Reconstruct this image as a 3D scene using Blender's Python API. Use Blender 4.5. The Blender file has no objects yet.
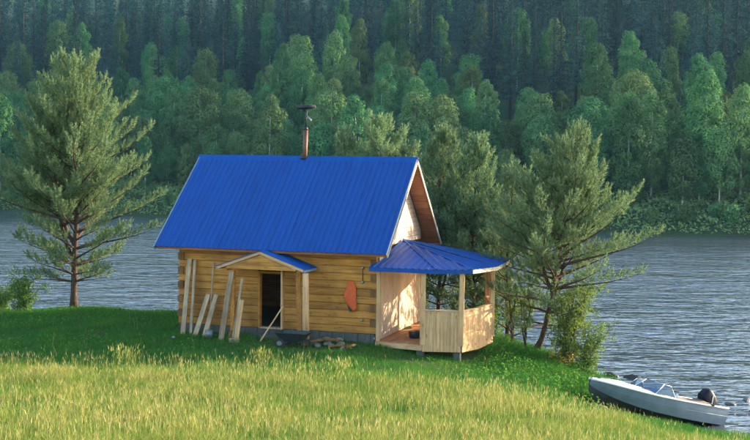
import bpy, bmesh, math, random
import numpy as np
from mathutils import Vector, Matrix, Quaternion

S = bpy.context.scene
C = S.collection
R = math.radians

# ------------------------------------------------------------------ camera
CAM_H, PITCH, ROLL, FPX = 5.309, 0.0465, 0.0135, 1180.0
cam_d = bpy.data.cameras.new('camera')
cam = bpy.data.objects.new('camera', cam_d)
C.objects.link(cam)
cam_d.sensor_width = 36.0
cam_d.lens = 36.0 * FPX / 750.0
cam_d.clip_start, cam_d.clip_end = 0.1, 3000
cam.matrix_world = (Matrix.Translation((0, 0, CAM_H)) @ Matrix.Rotation(math.pi/2 - PITCH, 4, 'X')
                    @ Matrix.Rotation(ROLL, 4, 'Z'))
S.camera = cam

# ------------------------------------------------------------------ light
SUN_EL, SUN_AZ = R(14.5), R(23.0)          # azimuth measured from +X towards +Y
sun_dir = Vector((math.cos(SUN_EL)*math.cos(SUN_AZ), math.cos(SUN_EL)*math.sin(SUN_AZ), math.sin(SUN_EL)))
W = bpy.data.worlds.new('World')
S.world = W
W.use_nodes = True
wn = W.node_tree.nodes
wn.clear()
sky = wn.new('ShaderNodeTexSky')
sky.sky_type = 'NISHITA'
sky.sun_disc = False
sky.sun_elevation = SUN_EL
sky.sun_rotation = math.pi/2 - SUN_AZ
sky.altitude = 300
sky.air_density = 1.2
sky.dust_density = 1.6
sky.ozone_density = 1.4
bg = wn.new('ShaderNodeBackground')
bg.inputs['Strength'].default_value = 0.15
wo = wn.new('ShaderNodeOutputWorld')
W.node_tree.links.new(sky.outputs[0], bg.inputs[0])
W.node_tree.links.new(bg.outputs[0], wo.inputs[0])
sl = bpy.data.lights.new('sun', 'SUN')
sl.energy = 3.5
sl.angle = R(0.5)
sl.color = (1.0, 0.83, 0.58)
so = bpy.data.objects.new('sun', sl)
C.objects.link(so)
so.rotation_euler = sun_dir.to_track_quat('Z', 'Y').to_euler()
S.view_settings.view_transform = 'Standard'
S.view_settings.look = 'None'
S.view_settings.exposure = 2.1
S.view_settings.gamma = 1.0
S.cycles.max_bounces = 6
S.cycles.diffuse_bounces = 3
S.cycles.glossy_bounces = 3
S.cycles.transmission_bounces = 4
S.cycles.transparent_max_bounces = 6
S.cycles.volume_bounces = 0
S.cycles.use_denoising = True
S.cycles.use_adaptive_sampling = True
S.cycles.adaptive_threshold = 0.02

# ------------------------------------------------------------------ helpers
random.seed(7)
rng = np.random.default_rng(7)


def tag(o, label=None, cat=None, group=None, kind=None):
    if label: o['label'] = label
    if cat: o['category'] = cat
    if group: o['group'] = group
    if kind: o['kind'] = kind
    return o


def empty(name, loc=(0, 0, 0), rz=0.0):
    o = bpy.data.objects.new(name, None)
    C.objects.link(o)
    o.location = loc
    o.rotation_euler = (0, 0, rz)
    o.empty_display_size = 0.2
    return o


def link(name, me, mat=None, parent=None):
    o = bpy.data.objects.new(name, me)
    C.objects.link(o)
    if mat is not None and not me.materials:
        me.materials.append(mat)
    if parent is not None:
        o.parent = parent
    return o


class MB:
    """collects simple solids into one mesh"""
    def __init__(s):
        s.v, s.f, s.smooth = [], [], []

    def add(s, vs, fs, smooth=False):
        n = len(s.v)
        s.v += [tuple(v) for v in vs]
        s.f += [tuple(i + n for i in f) for f in fs]
        s.smooth += [smooth] * len(fs)
        return s

    def box(s, x0, x1, y0, y1, z0, z1):
        vs = [(x, y, z) for z in (z0, z1) for y in (y0, y1) for x in (x0, x1)]
        return s.add(vs, [(0, 2, 3, 1), (4, 5, 7, 6), (0, 1, 5, 4), (2, 6, 7, 3), (0, 4, 6, 2), (1, 3, 7, 5)])

    def beam(s, p0, p1, w, t, up=(0, 0, 1), ch=0.0):
        """bar from p0 to p1, width w sideways, thickness t along 'up', chamfer ch"""
        p0, p1 = Vector(p0), Vector(p1)
        d = (p1 - p0).normalized()
        u = Vector(up)
        u = (u - d * u.dot(d))
        if u.length < 1e-4:
            u = Vector((1, 0, 0)) - d * d.x
        u.normalize()
        r = d.cross(u)
        a, b = w / 2, t / 2
        if ch > 0:
            sec = [(-a + ch, -b), (a - ch, -b), (a, -b + ch), (a, b - ch), (a - ch, b), (-a + ch, b), (-a, b - ch), (-a, -b + ch)]
        else:
            sec = [(-a, -b), (a, -b), (a, b), (-a, b)]
        n = len(sec)
        vs = [p + r * x + u * y for p in (p0, p1) for x, y in sec]
        fs = [tuple(range(n - 1, -1, -1)), tuple(range(n, 2 * n))]
        fs += [(i, (i + 1) % n, n + (i + 1) % n, n + i) for i in range(n)]
        return s.add(vs, fs)

    def tube(s, pts, rad, n=8, cap=True):
        pts = [Vector(p) for p in pts]
        if not hasattr(rad, '__len__'):
            rad = [rad] * len(pts)
        vs, fs = [], []
        ref = Vector((0.3, 0.9, 0.2)).normalized()
        for i, p in enumerate(pts):
            d = (pts[min(i + 1, len(pts) - 1)] - pts[max(i - 1, 0)]).normalized()
            a = d.cross(ref)
            if a.length < 1e-3:
                a = d.cross(Vector((1, 0, 0)))
            a.normalize()
            b = d.cross(a)
            for k in range(n):
                t = 2 * math.pi * k / n
                vs.append(p + (a * math.cos(t) + b * math.sin(t)) * rad[i])
        for i in range(len(pts) - 1):
            for k in range(n):
                k2 = (k + 1) % n
                fs.append((i * n + k, i * n + k2, (i + 1) * n + k2, (i + 1) * n + k))
        s.add(vs, fs, True)
        if cap:
            m = len(s.v) - len(vs)
            s.f.append(tuple(m + k for k in range(n)))
            s.f.append(tuple(m + (len(pts) - 1) * n + k for k in range(n - 1, -1, -1)))
            s.smooth += [False, False]
        return s

    def prism(s, poly, axis, a, b):
        """2D polygon extruded along axis 0/1/2 from a to b"""
        def P(p, t):
            q = list(p)
            q.insert(axis, t)
            return q
        n = len(poly)
        vs = [P(p, a) for p in poly] + [P(p, b) for p in poly]
        fs = [tuple(range(n)), tuple(range(2 * n - 1, n - 1, -1))]
        fs += [((i + 1) % n, i, n + i, n + (i + 1) % n) for i in range(n)]
        return s.add(vs, fs)

    def mesh(s, name):
        me = bpy.data.meshes.new(name)
        me.from_pydata(s.v, [], s.f)
        me.polygons.foreach_set('use_smooth', s.smooth)
        bm = bmesh.new()
        bm.from_mesh(me)
        bmesh.ops.recalc_face_normals(bm, faces=bm.faces)
        bm.to_mesh(me)
        bm.free()
        me.update()
        return me

    def build(s, name, mat, parent=None):
        return link(name, s.mesh(name), mat, parent)


def np_mesh(name, verts, faces, smooth=False):
    """faces: (n,3) or (n,4) int array"""
    me = bpy.data.meshes.new(name)
    verts = np.asarray(verts, np.float32)
    faces = np.asarray(faces, np.int32)
    k = faces.shape[1]
    me.vertices.add(len(verts))
    me.vertices.foreach_set('co', verts.ravel())
    me.loops.add(faces.size)
    me.loops.foreach_set('vertex_index', faces.ravel())
    me.polygons.add(len(faces))
    me.polygons.foreach_set('loop_start', np.arange(0, faces.size, k, dtype=np.int32))
    me.polygons.foreach_set('loop_total', np.full(len(faces), k, np.int32))
    if smooth:
        me.polygons.foreach_set('use_smooth', np.ones(len(faces), bool))
    me.update()
    me.validate()
    return me


def unit(a):
    return a / np.maximum(np.linalg.norm(a, axis=-1, keepdims=True), 1e-9)


def leaf_quads(pos, nrm, size, aspect=0.62, g=rng):
    """diamond leaves: verts, quad faces"""
    n = len(pos)
    nrm = unit(nrm)
    a = g.normal(size=(n, 3))
    a = unit(a - nrm * (a * nrm).sum(1, keepdims=True))
    b = np.cross(nrm, a)
    s = np.asarray(size).reshape(-1, 1) * np.ones((n, 1))
    v = np.stack([pos - a * s * .5, pos + b * s * .5 * aspect + a * s * .05 + nrm * s * .08,
                  pos + a * s * .5, pos - b * s * .5 * aspect + a * s * .05 + nrm * s * .08], 1)
    f = np.arange(4 * n).reshape(n, 4)
    return v.reshape(-1, 3), f


# ------------------------------------------------------------------ materials
def new_mat(name):
    m = bpy.data.materials.new(name)
    m.use_nodes = True
    nt = m.node_tree
    p = nt.nodes['Principled BSDF']
    return m, nt, p


def node(nt, typ, **kw):
    n = nt.nodes.new(typ)
    for k, v in kw.items():
        if k.startswith('i_'):
            key = k[2:]
            n.inputs[int(key) if key.isdigit() else key.replace('_', ' ')].default_value = v
        else:
            setattr(n, k, v)
    return n


def ramp(nt, stops):
    r = nt.nodes.new('ShaderNodeValToRGB')
    e = r.color_ramp.elements
    while len(e) > 1:
        e.remove(e[-1])
    e[0].position, e[0].color = stops[0][0], (*stops[0][1], 1)
    for p, c in stops[1:]:
        x = e.new(p)
        x.color = (*c, 1)
    return r


def wood(name, c_dark, c_mid, c_light, axis=0, rough=.75, bump=.25, vary=.25, grain=22.0):
    m, nt, p = new_mat(name)
    L = nt.links.new
    tc = node(nt, 'ShaderNodeTexCoord')
    oi = node(nt, 'ShaderNodeObjectInfo')
    mp = node(nt, 'ShaderNodeMapping')
    sc = [grain] * 3
    sc[axis] = 1.3
    mp.inputs['Scale'].default_value = sc
    ofs = node(nt, 'ShaderNodeVectorMath', operation='SCALE')
    ofs.inputs[0].default_value = (37.0, 53.0, 71.0)
    L(oi.outputs['Random'], ofs.inputs['Scale'])
    ad = node(nt, 'ShaderNodeVectorMath', operation='ADD')
    L(tc.outputs['Object'], mp.inputs['Vector'])
    L(mp.outputs[0], ad.inputs[0])
    L(ofs.outputs[0], ad.inputs[1])
    n1 = node(nt, 'ShaderNodeTexNoise', i_Scale=1.0, i_Detail=5.0, i_Roughness=.65)
    L(ad.outputs[0], n1.inputs['Vector'])
    r = ramp(nt, [(.3, c_dark), (.5, c_mid), (.72, c_light)])
    L(n1.outputs['Fac'], r.inputs[0])
    vo = node(nt, 'ShaderNodeTexVoronoi', i_Scale=1.0)
    mk = node(nt, 'ShaderNodeMapping')
    sk = [9.0] * 3
    sk[axis] = 2.6
    mk.inputs['Scale'].default_value = sk
    L(tc.outputs['Object'], mk.inputs['Vector'])
    ak = node(nt, 'ShaderNodeVectorMath', operation='ADD')
    L(mk.outputs[0], ak.inputs[0])
    L(ofs.outputs[0], ak.inputs[1])
    L(ak.outputs[0], vo.inputs['Vector'])
    kr = node(nt, 'ShaderNodeMapRange', i_1=.06, i_2=.2, i_3=.45, i_4=1.)
    L(vo.outputs['Distance'], kr.inputs[0])
    # blotches of weather
    n2 = node(nt, 'ShaderNodeTexNoise', i_Scale=1.7, i_Detail=3.0)
    L(tc.outputs['Object'], n2.inputs['Vector'])
    mr = node(nt, 'ShaderNodeMapRange', i_1=.3, i_2=.7, i_3=1 - vary, i_4=1 + vary * .6)
    L(n2.outputs['Fac'], mr.inputs[0])
    mr2 = node(nt, 'ShaderNodeMapRange', i_1=0., i_2=1., i_3=1 - vary * .8, i_4=1 + vary * .6)
    L(oi.outputs['Random'], mr2.inputs[0])
    mu = node(nt, 'ShaderNodeMath', operation='MULTIPLY')
    L(mr.outputs[0], mu.inputs[0])
    L(mr2.outputs[0], mu.inputs[1])
    mu2 = node(nt, 'ShaderNodeMath', operation='MULTIPLY')
    L(mu.outputs[0], mu2.inputs[0])
    L(kr.outputs[0], mu2.inputs[1])
    hs = node(nt, 'ShaderNodeHueSaturation')
    L(mu2.outputs[0], hs.inputs['Value'])
    L(r.outputs[0], hs.inputs['Color'])
    L(hs.outputs[0], p.inputs['Base Color'])
    p.inputs['Roughness'].default_value = rough
    p.inputs['Specular IOR Level'].default_value = .3
    b = node(nt, 'ShaderNodeBump', i_Strength=bump, i_Distance=.02)
    L(n1.outputs['Fac'], b.inputs['Height'])
    L(b.outputs[0], p.inputs['Normal'])
    return m


def plain(name, col, rough=.6, metal=0., vary=.15, scale=6., bump=0., spec=.5, col2=None):
    m, nt, p = new_mat(name)
    L = nt.links.new
    tc = node(nt, 'ShaderNodeTexCoord')
    n1 = node(nt, 'ShaderNodeTexNoise', i_Scale=scale, i_Detail=6.0, i_Roughness=.65)
    L(tc.outputs['Object'], n1.inputs['Vector'])
    c2 = col2 or tuple(c * (1 - vary) for c in col)
    r = ramp(nt, [(.35, c2), (.65, col)])
    L(n1.outputs['Fac'], r.inputs[0])
    L(r.outputs[0], p.inputs['Base Color'])
    mr = node(nt, 'ShaderNodeMapRange', i_1=.3, i_2=.7, i_3=max(0, rough - .08), i_4=min(1, rough + .1))
    L(n1.outputs['Fac'], mr.inputs[0])
    L(mr.outputs[0], p.inputs['Roughness'])
    p.inputs['Metallic'].default_value = metal
    p.inputs['Specular IOR Level'].default_value = spec
    if bump:
        b = node(nt, 'ShaderNodeBump', i_Strength=bump, i_Distance=.03)
        L(n1.outputs['Fac'], b.inputs['Height'])
        L(b.outputs[0], p.inputs['Normal'])
    return m


def foliage(name, c1, c2, transl=.3, attr=None, stops=None, scale=.6, objvar=.25, hue=.03, tcol=None):
    m, nt, p = new_mat(name)
    L = nt.links.new
    out = nt.nodes['Material Output']
    oi = node(nt, 'ShaderNodeObjectInfo')
    if attr:
        at = node(nt, 'ShaderNodeAttribute', attribute_name=attr)
        fac = at.outputs['Fac']
    else:
        geo = node(nt, 'ShaderNodeNewGeometry')
        fac = geo.outputs['Random Per Island']
    r = ramp(nt, stops or [(0., c1), (1., c2)])
    L(fac, r.inputs[0])
    hs = node(nt, 'ShaderNodeHueSaturation')
    mr = node(nt, 'ShaderNodeMapRange', i_1=0., i_2=1., i_3=1 - objvar, i_4=1 + objvar)
    L(oi.outputs['Random'], mr.inputs[0])
    mh = node(nt, 'ShaderNodeMath', operation='MULTIPLY')
    mh.inputs[1].default_value = 7.31
    L(oi.outputs['Random'], mh.inputs[0])
    mf = node(nt, 'ShaderNodeMath', operation='FRACT')
    L(mh.outputs[0], mf.inputs[0])
    mr2 = node(nt, 'ShaderNodeMapRange', i_1=0., i_2=1., i_3=.5 - hue, i_4=.5 + hue)
    L(mf.outputs[0], mr2.inputs[0])
    L(mr2.outputs[0], hs.inputs['Hue'])
    L(mr.outputs[0], hs.inputs['Value'])
    L(r.outputs[0], hs.inputs['Color'])
    p.inputs['Roughness'].default_value = .8
    p.inputs['Specular IOR Level'].default_value = .08
    L(hs.outputs[0], p.inputs['Base Color'])
    tr = node(nt, 'ShaderNodeBsdfTranslucent')
    L(hs.outputs[0], tr.inputs['Color'])
    mx = node(nt, 'ShaderNodeMixShader')
    mx.inputs[0].default_value = transl
    L(p.outputs[0], mx.inputs[1])
    L(tr.outputs[0], mx.inputs[2])
    L(mx.outputs[0], out.inputs['Surface'])
    return m


M = {}
M['beam'] = wood('aged_golden_timber', (.29, .115, .022), (.47, .205, .042), (.60, .295, .075), 0, vary=.3)
M['beam_y'] = wood('aged_golden_timber_side', (.28, .105, .02), (.46, .19, .04), (.60, .29, .07), 1, vary=.3)
M['endgrain'] = wood('dark_end_grain', (.12, .052, .018), (.20, .092, .032), (.29, .145, .055), 2, vary=.3, grain=8)
M['pale_z'] = wood('pale_planed_pine_upright', (.44, .24, .11), (.60, .36, .18), (.70, .46, .26), 2, vary=.16)
M['pale_x'] = wood('pale_planed_pine_lengthwise', (.44, .235, .105), (.60, .355, .175), (.70, .455, .255), 0, vary=.16)
M['pink_z'] = wood('bleached_cladding', (.46, .32, .22), (.62, .46, .34), (.72, .57, .45), 2, vary=.12)
M['plank'] = wood('weathered_loose_plank', (.25, .16, .10), (.42, .29, .18), (.55, .41, .28), 2, vary=.3)
M['red_wood'] = wood('reddish_soffit_boards', (.20, .075, .03), (.34, .14, .06), (.44, .20, .09), 0, vary=.2)
M['orange_wood'] = wood('orange_stained_bench', (.40, .13, .04), (.52, .19, .06), (.6, .26, .1), 0, vary=.2)
M['deck'] = wood('oiled_deck_boards', (.34, .13, .05), (.48, .21, .09), (.58, .30, .15), 1, vary=.2)
M['trim'] = plain('pale_blue_trim', (.20, .28, .40), .5, vary=.15)
M['white_trim'] = wood('whitish_barge_board', (.42, .33, .23), (.54, .45, .34), (.64, .56, .45), 1, vary=.12)
M['concrete'] = plain('grey_concrete', (.10, .10, .097), .9, vary=.4, scale=9, bump=.4)
M['stone'] = plain('pale_rubble_stone', (.24, .21, .17), .9, vary=.5, scale=5, bump=.5)
M['darkstone'] = plain('wet_dark_stone', (.07, .065, .06), .55, vary=.5, scale=5, bump=.5)
M['rust'] = plain('rusty_flue_pipe', (.19, .085, .042), .55, metal=.35, vary=.5, scale=14, bump=.1)
M['black'] = plain('sooty_black_metal', (.012, .012, .013), .5, vary=.3, scale=14)
M['darkmetal'] = plain('dark_painted_steel', (.035, .045, .05), .5, metal=.3, vary=.4, scale=10)
M['greymetal'] = plain('dull_galvanised_steel', (.20, .22, .235), .45, metal=.6, vary=.3, scale=10)
M['rubber'] = plain('old_rubber', (.03, .028, .027), .85, vary=.3, scale=20)
M['cloth'] = plain('orange_cloth', (.72, .12, .03), .85, vary=.25, scale=9, bump=.2)
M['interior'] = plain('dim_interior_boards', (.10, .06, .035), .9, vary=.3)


def metal_roof(name, col):
    m, nt, p = new_mat(name)
    L = nt.links.new
    tc = node(nt, 'ShaderNodeTexCoord')
    oi = node(nt, 'ShaderNodeObjectInfo')
    mpp = node(nt, 'ShaderNodeMapping')
    mpp.inputs['Scale'].default_value = (3.2, .7, .7)
    L(tc.outputs['Object'], mpp.inputs['Vector'])
    n1 = node(nt, 'ShaderNodeTexNoise', i_Scale=1.3, i_Detail=6.0, i_Roughness=.7)
    L(mpp.outputs[0], n1.inputs['Vector'])
    r = ramp(nt, [(.3, tuple(c * .74 + .002 for c in col)), (.55, col), (.75, tuple(c * 1.06 + .006 for c in col))])
    L(n1.outputs['Fac'], r.inputs[0])
    hs = node(nt, 'ShaderNodeHueSaturation')
    mr = node(nt, 'ShaderNodeMapRange', i_1=0., i_2=1., i_3=.93, i_4=1.07)
    L(oi.outputs['Random'], mr.inputs[0])
    L(mr.outputs[0], hs.inputs['Value'])
    L(r.outputs[0], hs.inputs['Color'])
    L(hs.outputs[0], p.inputs['Base Color'])
    mr3 = node(nt, 'ShaderNodeMapRange', i_1=.3, i_2=.7, i_3=.45, i_4=.6)
    L(n1.outputs['Fac'], mr3.inputs[0])
    L(mr3.outputs[0], p.inputs['Roughness'])
    p.inputs['Specular IOR Level'].default_value = .2
    return m


M['roof'] = metal_roof('blue_painted_steel_sheet', (.002, .062, .29))

# foliage
M['pine'] = foliage('pine_needles', (.090, .160, .066), (.26, .335, .165), .36, objvar=.12, hue=.012)
M['birch_leaf'] = foliage('birch_leaves', (.066, .165, .058), (.128, .235, .078), .28, objvar=.40, hue=.05)
M['spruce_needle'] = foliage('spruce_needles', (.012, .042, .044), (.030, .078, .070), .1, objvar=.5, hue=.04)
M['shrub_leaf'] = foliage('shrub_leaves', (.09, .17, .035), (.20, .30, .06), .35, objvar=.2, hue=.02)
M['herb_leaf'] = foliage('herb_leaves', (.05, .17, .022), (.14, .29, .04), .35, objvar=.1, hue=.01)
M['ochre_leaf'] = foliage('ochre_leaves', (.30, .22, .05), (.45, .30, .06), .3, objvar=.1, hue=.01)
M['dry_leaf'] = foliage('dry_weed_leaves', (.16, .17, .06), (.30, .28, .12), .3, objvar=.1, hue=.01)
M['grass'] = foliage('meadow_grass_blades', None, None, .35, attr='tint', objvar=0, hue=0,
                     stops=[(0., (.028, .140, .022)), (.35, (.082, .210, .032)), (.65, (.245, .275, .055)), (.85, (.37, .345, .105)), (1., (.50, .41, .19))])
M['bark'] = plain('orange_pine_bark', (.13, .080, .055), .9, vary=.6, scale=9, bump=.6, spec=.1)
M['twigbark'] = plain('grey_brown_bark', (.10, .07, .05), .9, vary=.5, scale=9, bump=.4, spec=.1)
M['birchbark'] = plain('white_birch_bark', (.55, .54, .50), .8, col2=(.30, .29, .27), scale=4, spec=.1)
M['sprucebark'] = plain('dull_spruce_bark', (.06, .045, .04), .9, vary=.4, scale=5, spec=.1)


def ground_mat():
    m, nt, p = new_mat('meadow_soil')
    L = nt.links.new
    tc = node(nt, 'ShaderNodeTexCoord')
    n1 = node(nt, 'ShaderNodeTexNoise', i_Scale=.5, i_Detail=8.0, i_Roughness=.7)
    n2 = node(nt, 'ShaderNodeTexNoise', i_Scale=7., i_Detail=8.0, i_Roughness=.7)
    L(tc.outputs['Object'], n1.inputs['Vector'])
    L(tc.outputs['Object'], n2.inputs['Vector'])
    r = ramp(nt, [(.3, (.05, .085, .02)), (.55, (.085, .11, .03)), (.75, (.13, .10, .05))])
    mx = node(nt, 'ShaderNodeMath', operation='MULTIPLY_ADD')
    mx.inputs[1].default_value = .5
    ad = node(nt, 'ShaderNodeMath', operation='MULTIPLY')
    ad.inputs[1].default_value = .5
    L(n2.outputs['Fac'], ad.inputs[0])
    L(n1.outputs['Fac'], mx.inputs[0])
    L(ad.outputs[0], mx.inputs[2])
    L(mx.outputs[0], r.inputs[0])
    L(r.outputs[0], p.inputs['Base Color'])
    p.inputs['Roughness'].default_value = .95
    p.inputs['Specular IOR Level'].default_value = .1
    b = node(nt, 'ShaderNodeBump', i_Strength=.6, i_Distance=.08)
    L(n2.outputs['Fac'], b.inputs['Height'])
    L(b.outputs[0], p.inputs['Normal'])
    return m


M['ground'] = ground_mat()
M['far_ground'] = plain('shaded_forest_floor', (.030, .065, .025), .95, col2=(.035, .04, .02), scale=.12, spec=.1)


WDIST = .27


def water_mat():
    m, nt, p = new_mat('rippled_river_water')
    L = nt.links.new
    tc = node(nt, 'ShaderNodeTexCoord')
    p.inputs['Base Color'].default_value = (.060, .070, .092, 1)
    p.inputs['Roughness'].default_value = .06
    p.inputs['IOR'].default_value = 1.6
    mp = node(nt, 'ShaderNodeMapping')
    mp.inputs['Scale'].default_value = (.45, 1.0, 1.0)
    mp.inputs['Rotation'].default_value = (0, 0, R(-14))
    L(tc.outputs['Object'], mp.inputs['Vector'])
    hs = []
    for sc, wgt, det in ((.22, 1.6, 2.), (1.15, .85, 2.), (3.4, .26, 2.)):
        n = node(nt, 'ShaderNodeTexNoise', i_Scale=sc, i_Detail=det, i_Roughness=.5, i_Distortion=.5)
        L(mp.outputs[0], n.inputs['Vector'])
        k = node(nt, 'ShaderNodeMath', operation='MULTIPLY')
        k.inputs[1].default_value = wgt
        L(n.outputs['Fac'], k.inputs[0])
        hs.append(k)
    a = node(nt, 'ShaderNodeMath', operation='ADD')
    L(hs[0].outputs[0], a.inputs[0])
    L(hs[1].outputs[0], a.inputs[1])
    a2 = node(nt, 'ShaderNodeMath', operation='ADD')
    L(a.outputs[0], a2.inputs[0])
    L(hs[2].outputs[0], a2.inputs[1])
    b = node(nt, 'ShaderNodeBump', i_Strength=1.0, i_Distance=WDIST)
    pn_ = node(nt, 'ShaderNodeTexNoise', i_Scale=.045, i_Detail=3.0)
    L(mp.outputs[0], pn_.inputs['Vector'])
    pm_ = node(nt, 'ShaderNodeMapRange', i_1=.35, i_2=.65, i_3=WDIST * .55, i_4=WDIST * 1.35)
    L(pn_.outputs['Fac'], pm_.inputs[0])
    L(pm_.outputs[0], b.inputs['Distance'])
    L(a2.outputs[0], b.inputs['Height'])
    L(b.outputs[0], p.inputs['Normal'])
    return m


M['water'] = water_mat()

# ------------------------------------------------------------------ near ground
WATER_Z = -2.0
ctrl = np.array([
    (-6, 34, 0), (-6, 41, 0), (0, 34, 0), (0, 41, -.1), (-3, 31, .05), (-12, 41, 0), (-12, 36, .05), (-12, 30, .15),
    (1.6, 32, -.22), (2.6, 33.4, -.40), (3.9, 37.7, -.25), (5.5, 36.7, -.6), (6.6, 36.5, -1.1), (8, 36.2, -1.8), (9.2, 36, -2.3),
    (6.2, 31.9, -1.25), (9.7, 33.8, -2.25), (8, 33, -1.80), (10.1, 31.3, -1.93), (8.6, 31.2, -1.66), (4.3, 32, -.62), (7, 29, -1.15), (9, 28.9, -1.5), (11.6, 30, -2.3), (13, 25, -2.3),
    (5, 25.6, -.3), (0, 28, .15), (0, 22, .5), (-8, 22, .7), (8, 22, -.5), (0, 10, 2), (0, 0, 3.7), (-10, 0, 4.2), (12, 0, 2),
    (11, 10, .6), (-12, 10, 2.4), (-10.8, 42.7, -.05), (-5, 43.6, -.4), (-5, 46, -2.1), (0, 45, -2.1), (0, 43, -.55), (4.5, 42.3, -2.1),
    (3.2, 40.6, -.8), (6.5, 39.3, -2.0), (-20, 46.5, -2.2), (-20, 43, -.1), (-20, 36, .1), (-35, 46.5, -2.2), (-35, 42, 0), (-35, 25, 1.0), (-35, 0, 3.5),
    (-20, 50, -4), (0, 50, -4.5), (10, 42, -3.6), (16, 34, -4), (18, 24, -3.6), (20, 10, -2.4), (28, 30, -5), (22, 0, -1.8), (-35, -30, 5), (0, -30, 5), (30, -30, -2), (-35, 52, -4.5), (30, 52, -6)], float)


def _tps(r2):
    return np.where(r2 > 1e-9, r2 * np.log(np.maximum(r2, 1e-9)), 0)


_n = len(ctrl)
_K = _tps(((ctrl[:, None, :2] - ctrl[None, :, :2]) ** 2).sum(-1)) + np.eye(_n) * .3
_P = np.c_[np.ones(_n), ctrl[:, :2]]
_A = np.block([[_K, _P], [_P.T, np.zeros((3, 3))]])
_w = np.linalg.solve(_A, np.r_[ctrl[:, 2], 0, 0, 0])


def gz(x, y):
    x = np.asarray(x, float)
    y = np.asarray(y, float)
    sh = x.shape
    p = np.stack([x.ravel(), y.ravel()], 1)
    out = np.zeros(len(p))
    for i in range(0, len(p), 20000):
        q = p[i:i + 20000]
        k = _tps(((q[:, None] - ctrl[None, :, :2]) ** 2).sum(-1))
        out[i:i + 20000] = k @ _w[:_n] + np.c_[np.ones(len(q)), q] @ _w[_n:]
    out += .03 * np.sin(p[:, 0] * 1.7 + p[:, 1] * .6) * np.sin(p[:, 1] * 1.3 - p[:, 0] * .4)
    return out.reshape(sh)


def g1(x, y):
    return float(gz(np.array([x]), np.array([y]))[0])


def grid_mesh(name, xs, ys, zf):
    X, Y = np.meshgrid(xs, ys)
    Z = zf(X, Y)
    nx, ny = len(xs), len(ys)
    i = np.arange(nx * ny).reshape(ny, nx)
    f = np.stack([i[:-1, :-1], i[:-1, 1:], i[1:, 1:], i[1:, :-1]], -1).reshape(-1, 4)
    return np_mesh(name, np.stack([X, Y, Z], -1).reshape(-1, 3), f, True)


o = link('ground', grid_mesh('ground', np.arange(-45, 31, .4), np.arange(-30, 54, .4), lambda x, y: np.clip(gz(x, y), -6, 7)), M['ground'])
tag(o, kind='structure')

# river
o = link('river', grid_mesh('river', np.linspace(-200, 340, 28), np.linspace(-60, 300, 19), lambda x, y: x * 0 + WATER_Z), M['water'])
tag(o, kind='structure')


# ------------------------------------------------------------------ far bank and wooded hillside
def shore(x):
    return np.interp(x, [-400, -50, -20, 30, 60, 110, 200, 340], [190, 167, 152, 128.5, 127, 136, 168, 222])


def fz(x, y):
    x = np.asarray(x, float)
    y = np.asarray(y, float)
    d = y - shore(x)
    z = np.interp(d, [-20, -2, 0, 3, 8, 18, 60, 200, 420], [-6, -2.8, -2.05, -.6, .9, 2.2, 15, 52, 100])
    z = z + .5 * np.sin(x * .21 + y * .13) * np.clip(d / 10, 0, 1) + 1.2 * np.sin(x * .06 - y * .05) * np.clip(d / 40, 0, 1)
    hill = np.clip((x - 95) / 190, 0, 1)  # unseen rise off to the right, added and shaped to shade the far wood
    hill = hill * hill * (3 - 2 * hill)
    z = z + hill * (53.0 * np.clip((d + 2) / 40, 0, 1) + 8 * np.clip((d - 140) / 60, 0, 1))
    return z


xs = np.r_[np.arange(-198, -120, 13), np.arange(-120, 120, 3.), np.arange(120, 340, 10)]
ys = np.r_[np.arange(88, 240, 2.), np.arange(240, 540, 10)]
o = link('far_hillside', grid_mesh('far_hillside', xs, ys, fz), M['far_ground'])
tag(o, kind='structure')

# ------------------------------------------------------------------ the cabin
HX, HY, HT = 0.0413, 34.417, 0.3039
HL, HW, ZB, ZE, RISE, OF, OL, OR_ = 6.338, 5.115, .35, 2.781, 2.739, .556, .572, .52
cH, sH = math.cos(HT), math.sin(HT)


def hw(u, v, z):
    return Vector((HX + u * cH + v * sH, HY - u * sH + v * cH, z))


cabin = empty('log_cabin', (HX, HY, 0), -HT)
tag(cabin, 'timber cabin with steep blue metal roof, flue pipe and corner porch', 'cabin')

# foundation
fo = MB().box(-HL + .06, -.06, .06, HW - .06, -.5, ZB - .02).build('foundation', M['concrete'], cabin)
k = 0
for row, (z0, z1) in enumerate(((-.32, .005), (.015, ZB - .005))):
    u = -HL + .02 - (.2 if row else 0)
    while u < -.05:
        u0, u1 = max(u, -HL + .02), min(u + .385, -.02)
        if u1 - u0 > .05:
            MB().beam(((u0), .03 + random.uniform(-.008, .008), (z0 + z1) / 2), (u1, .03, (z0 + z1) / 2), .1, z1 - z0, (0, 0, 1), .012).build('block', M['concrete'], fo)
        u += .4
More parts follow.
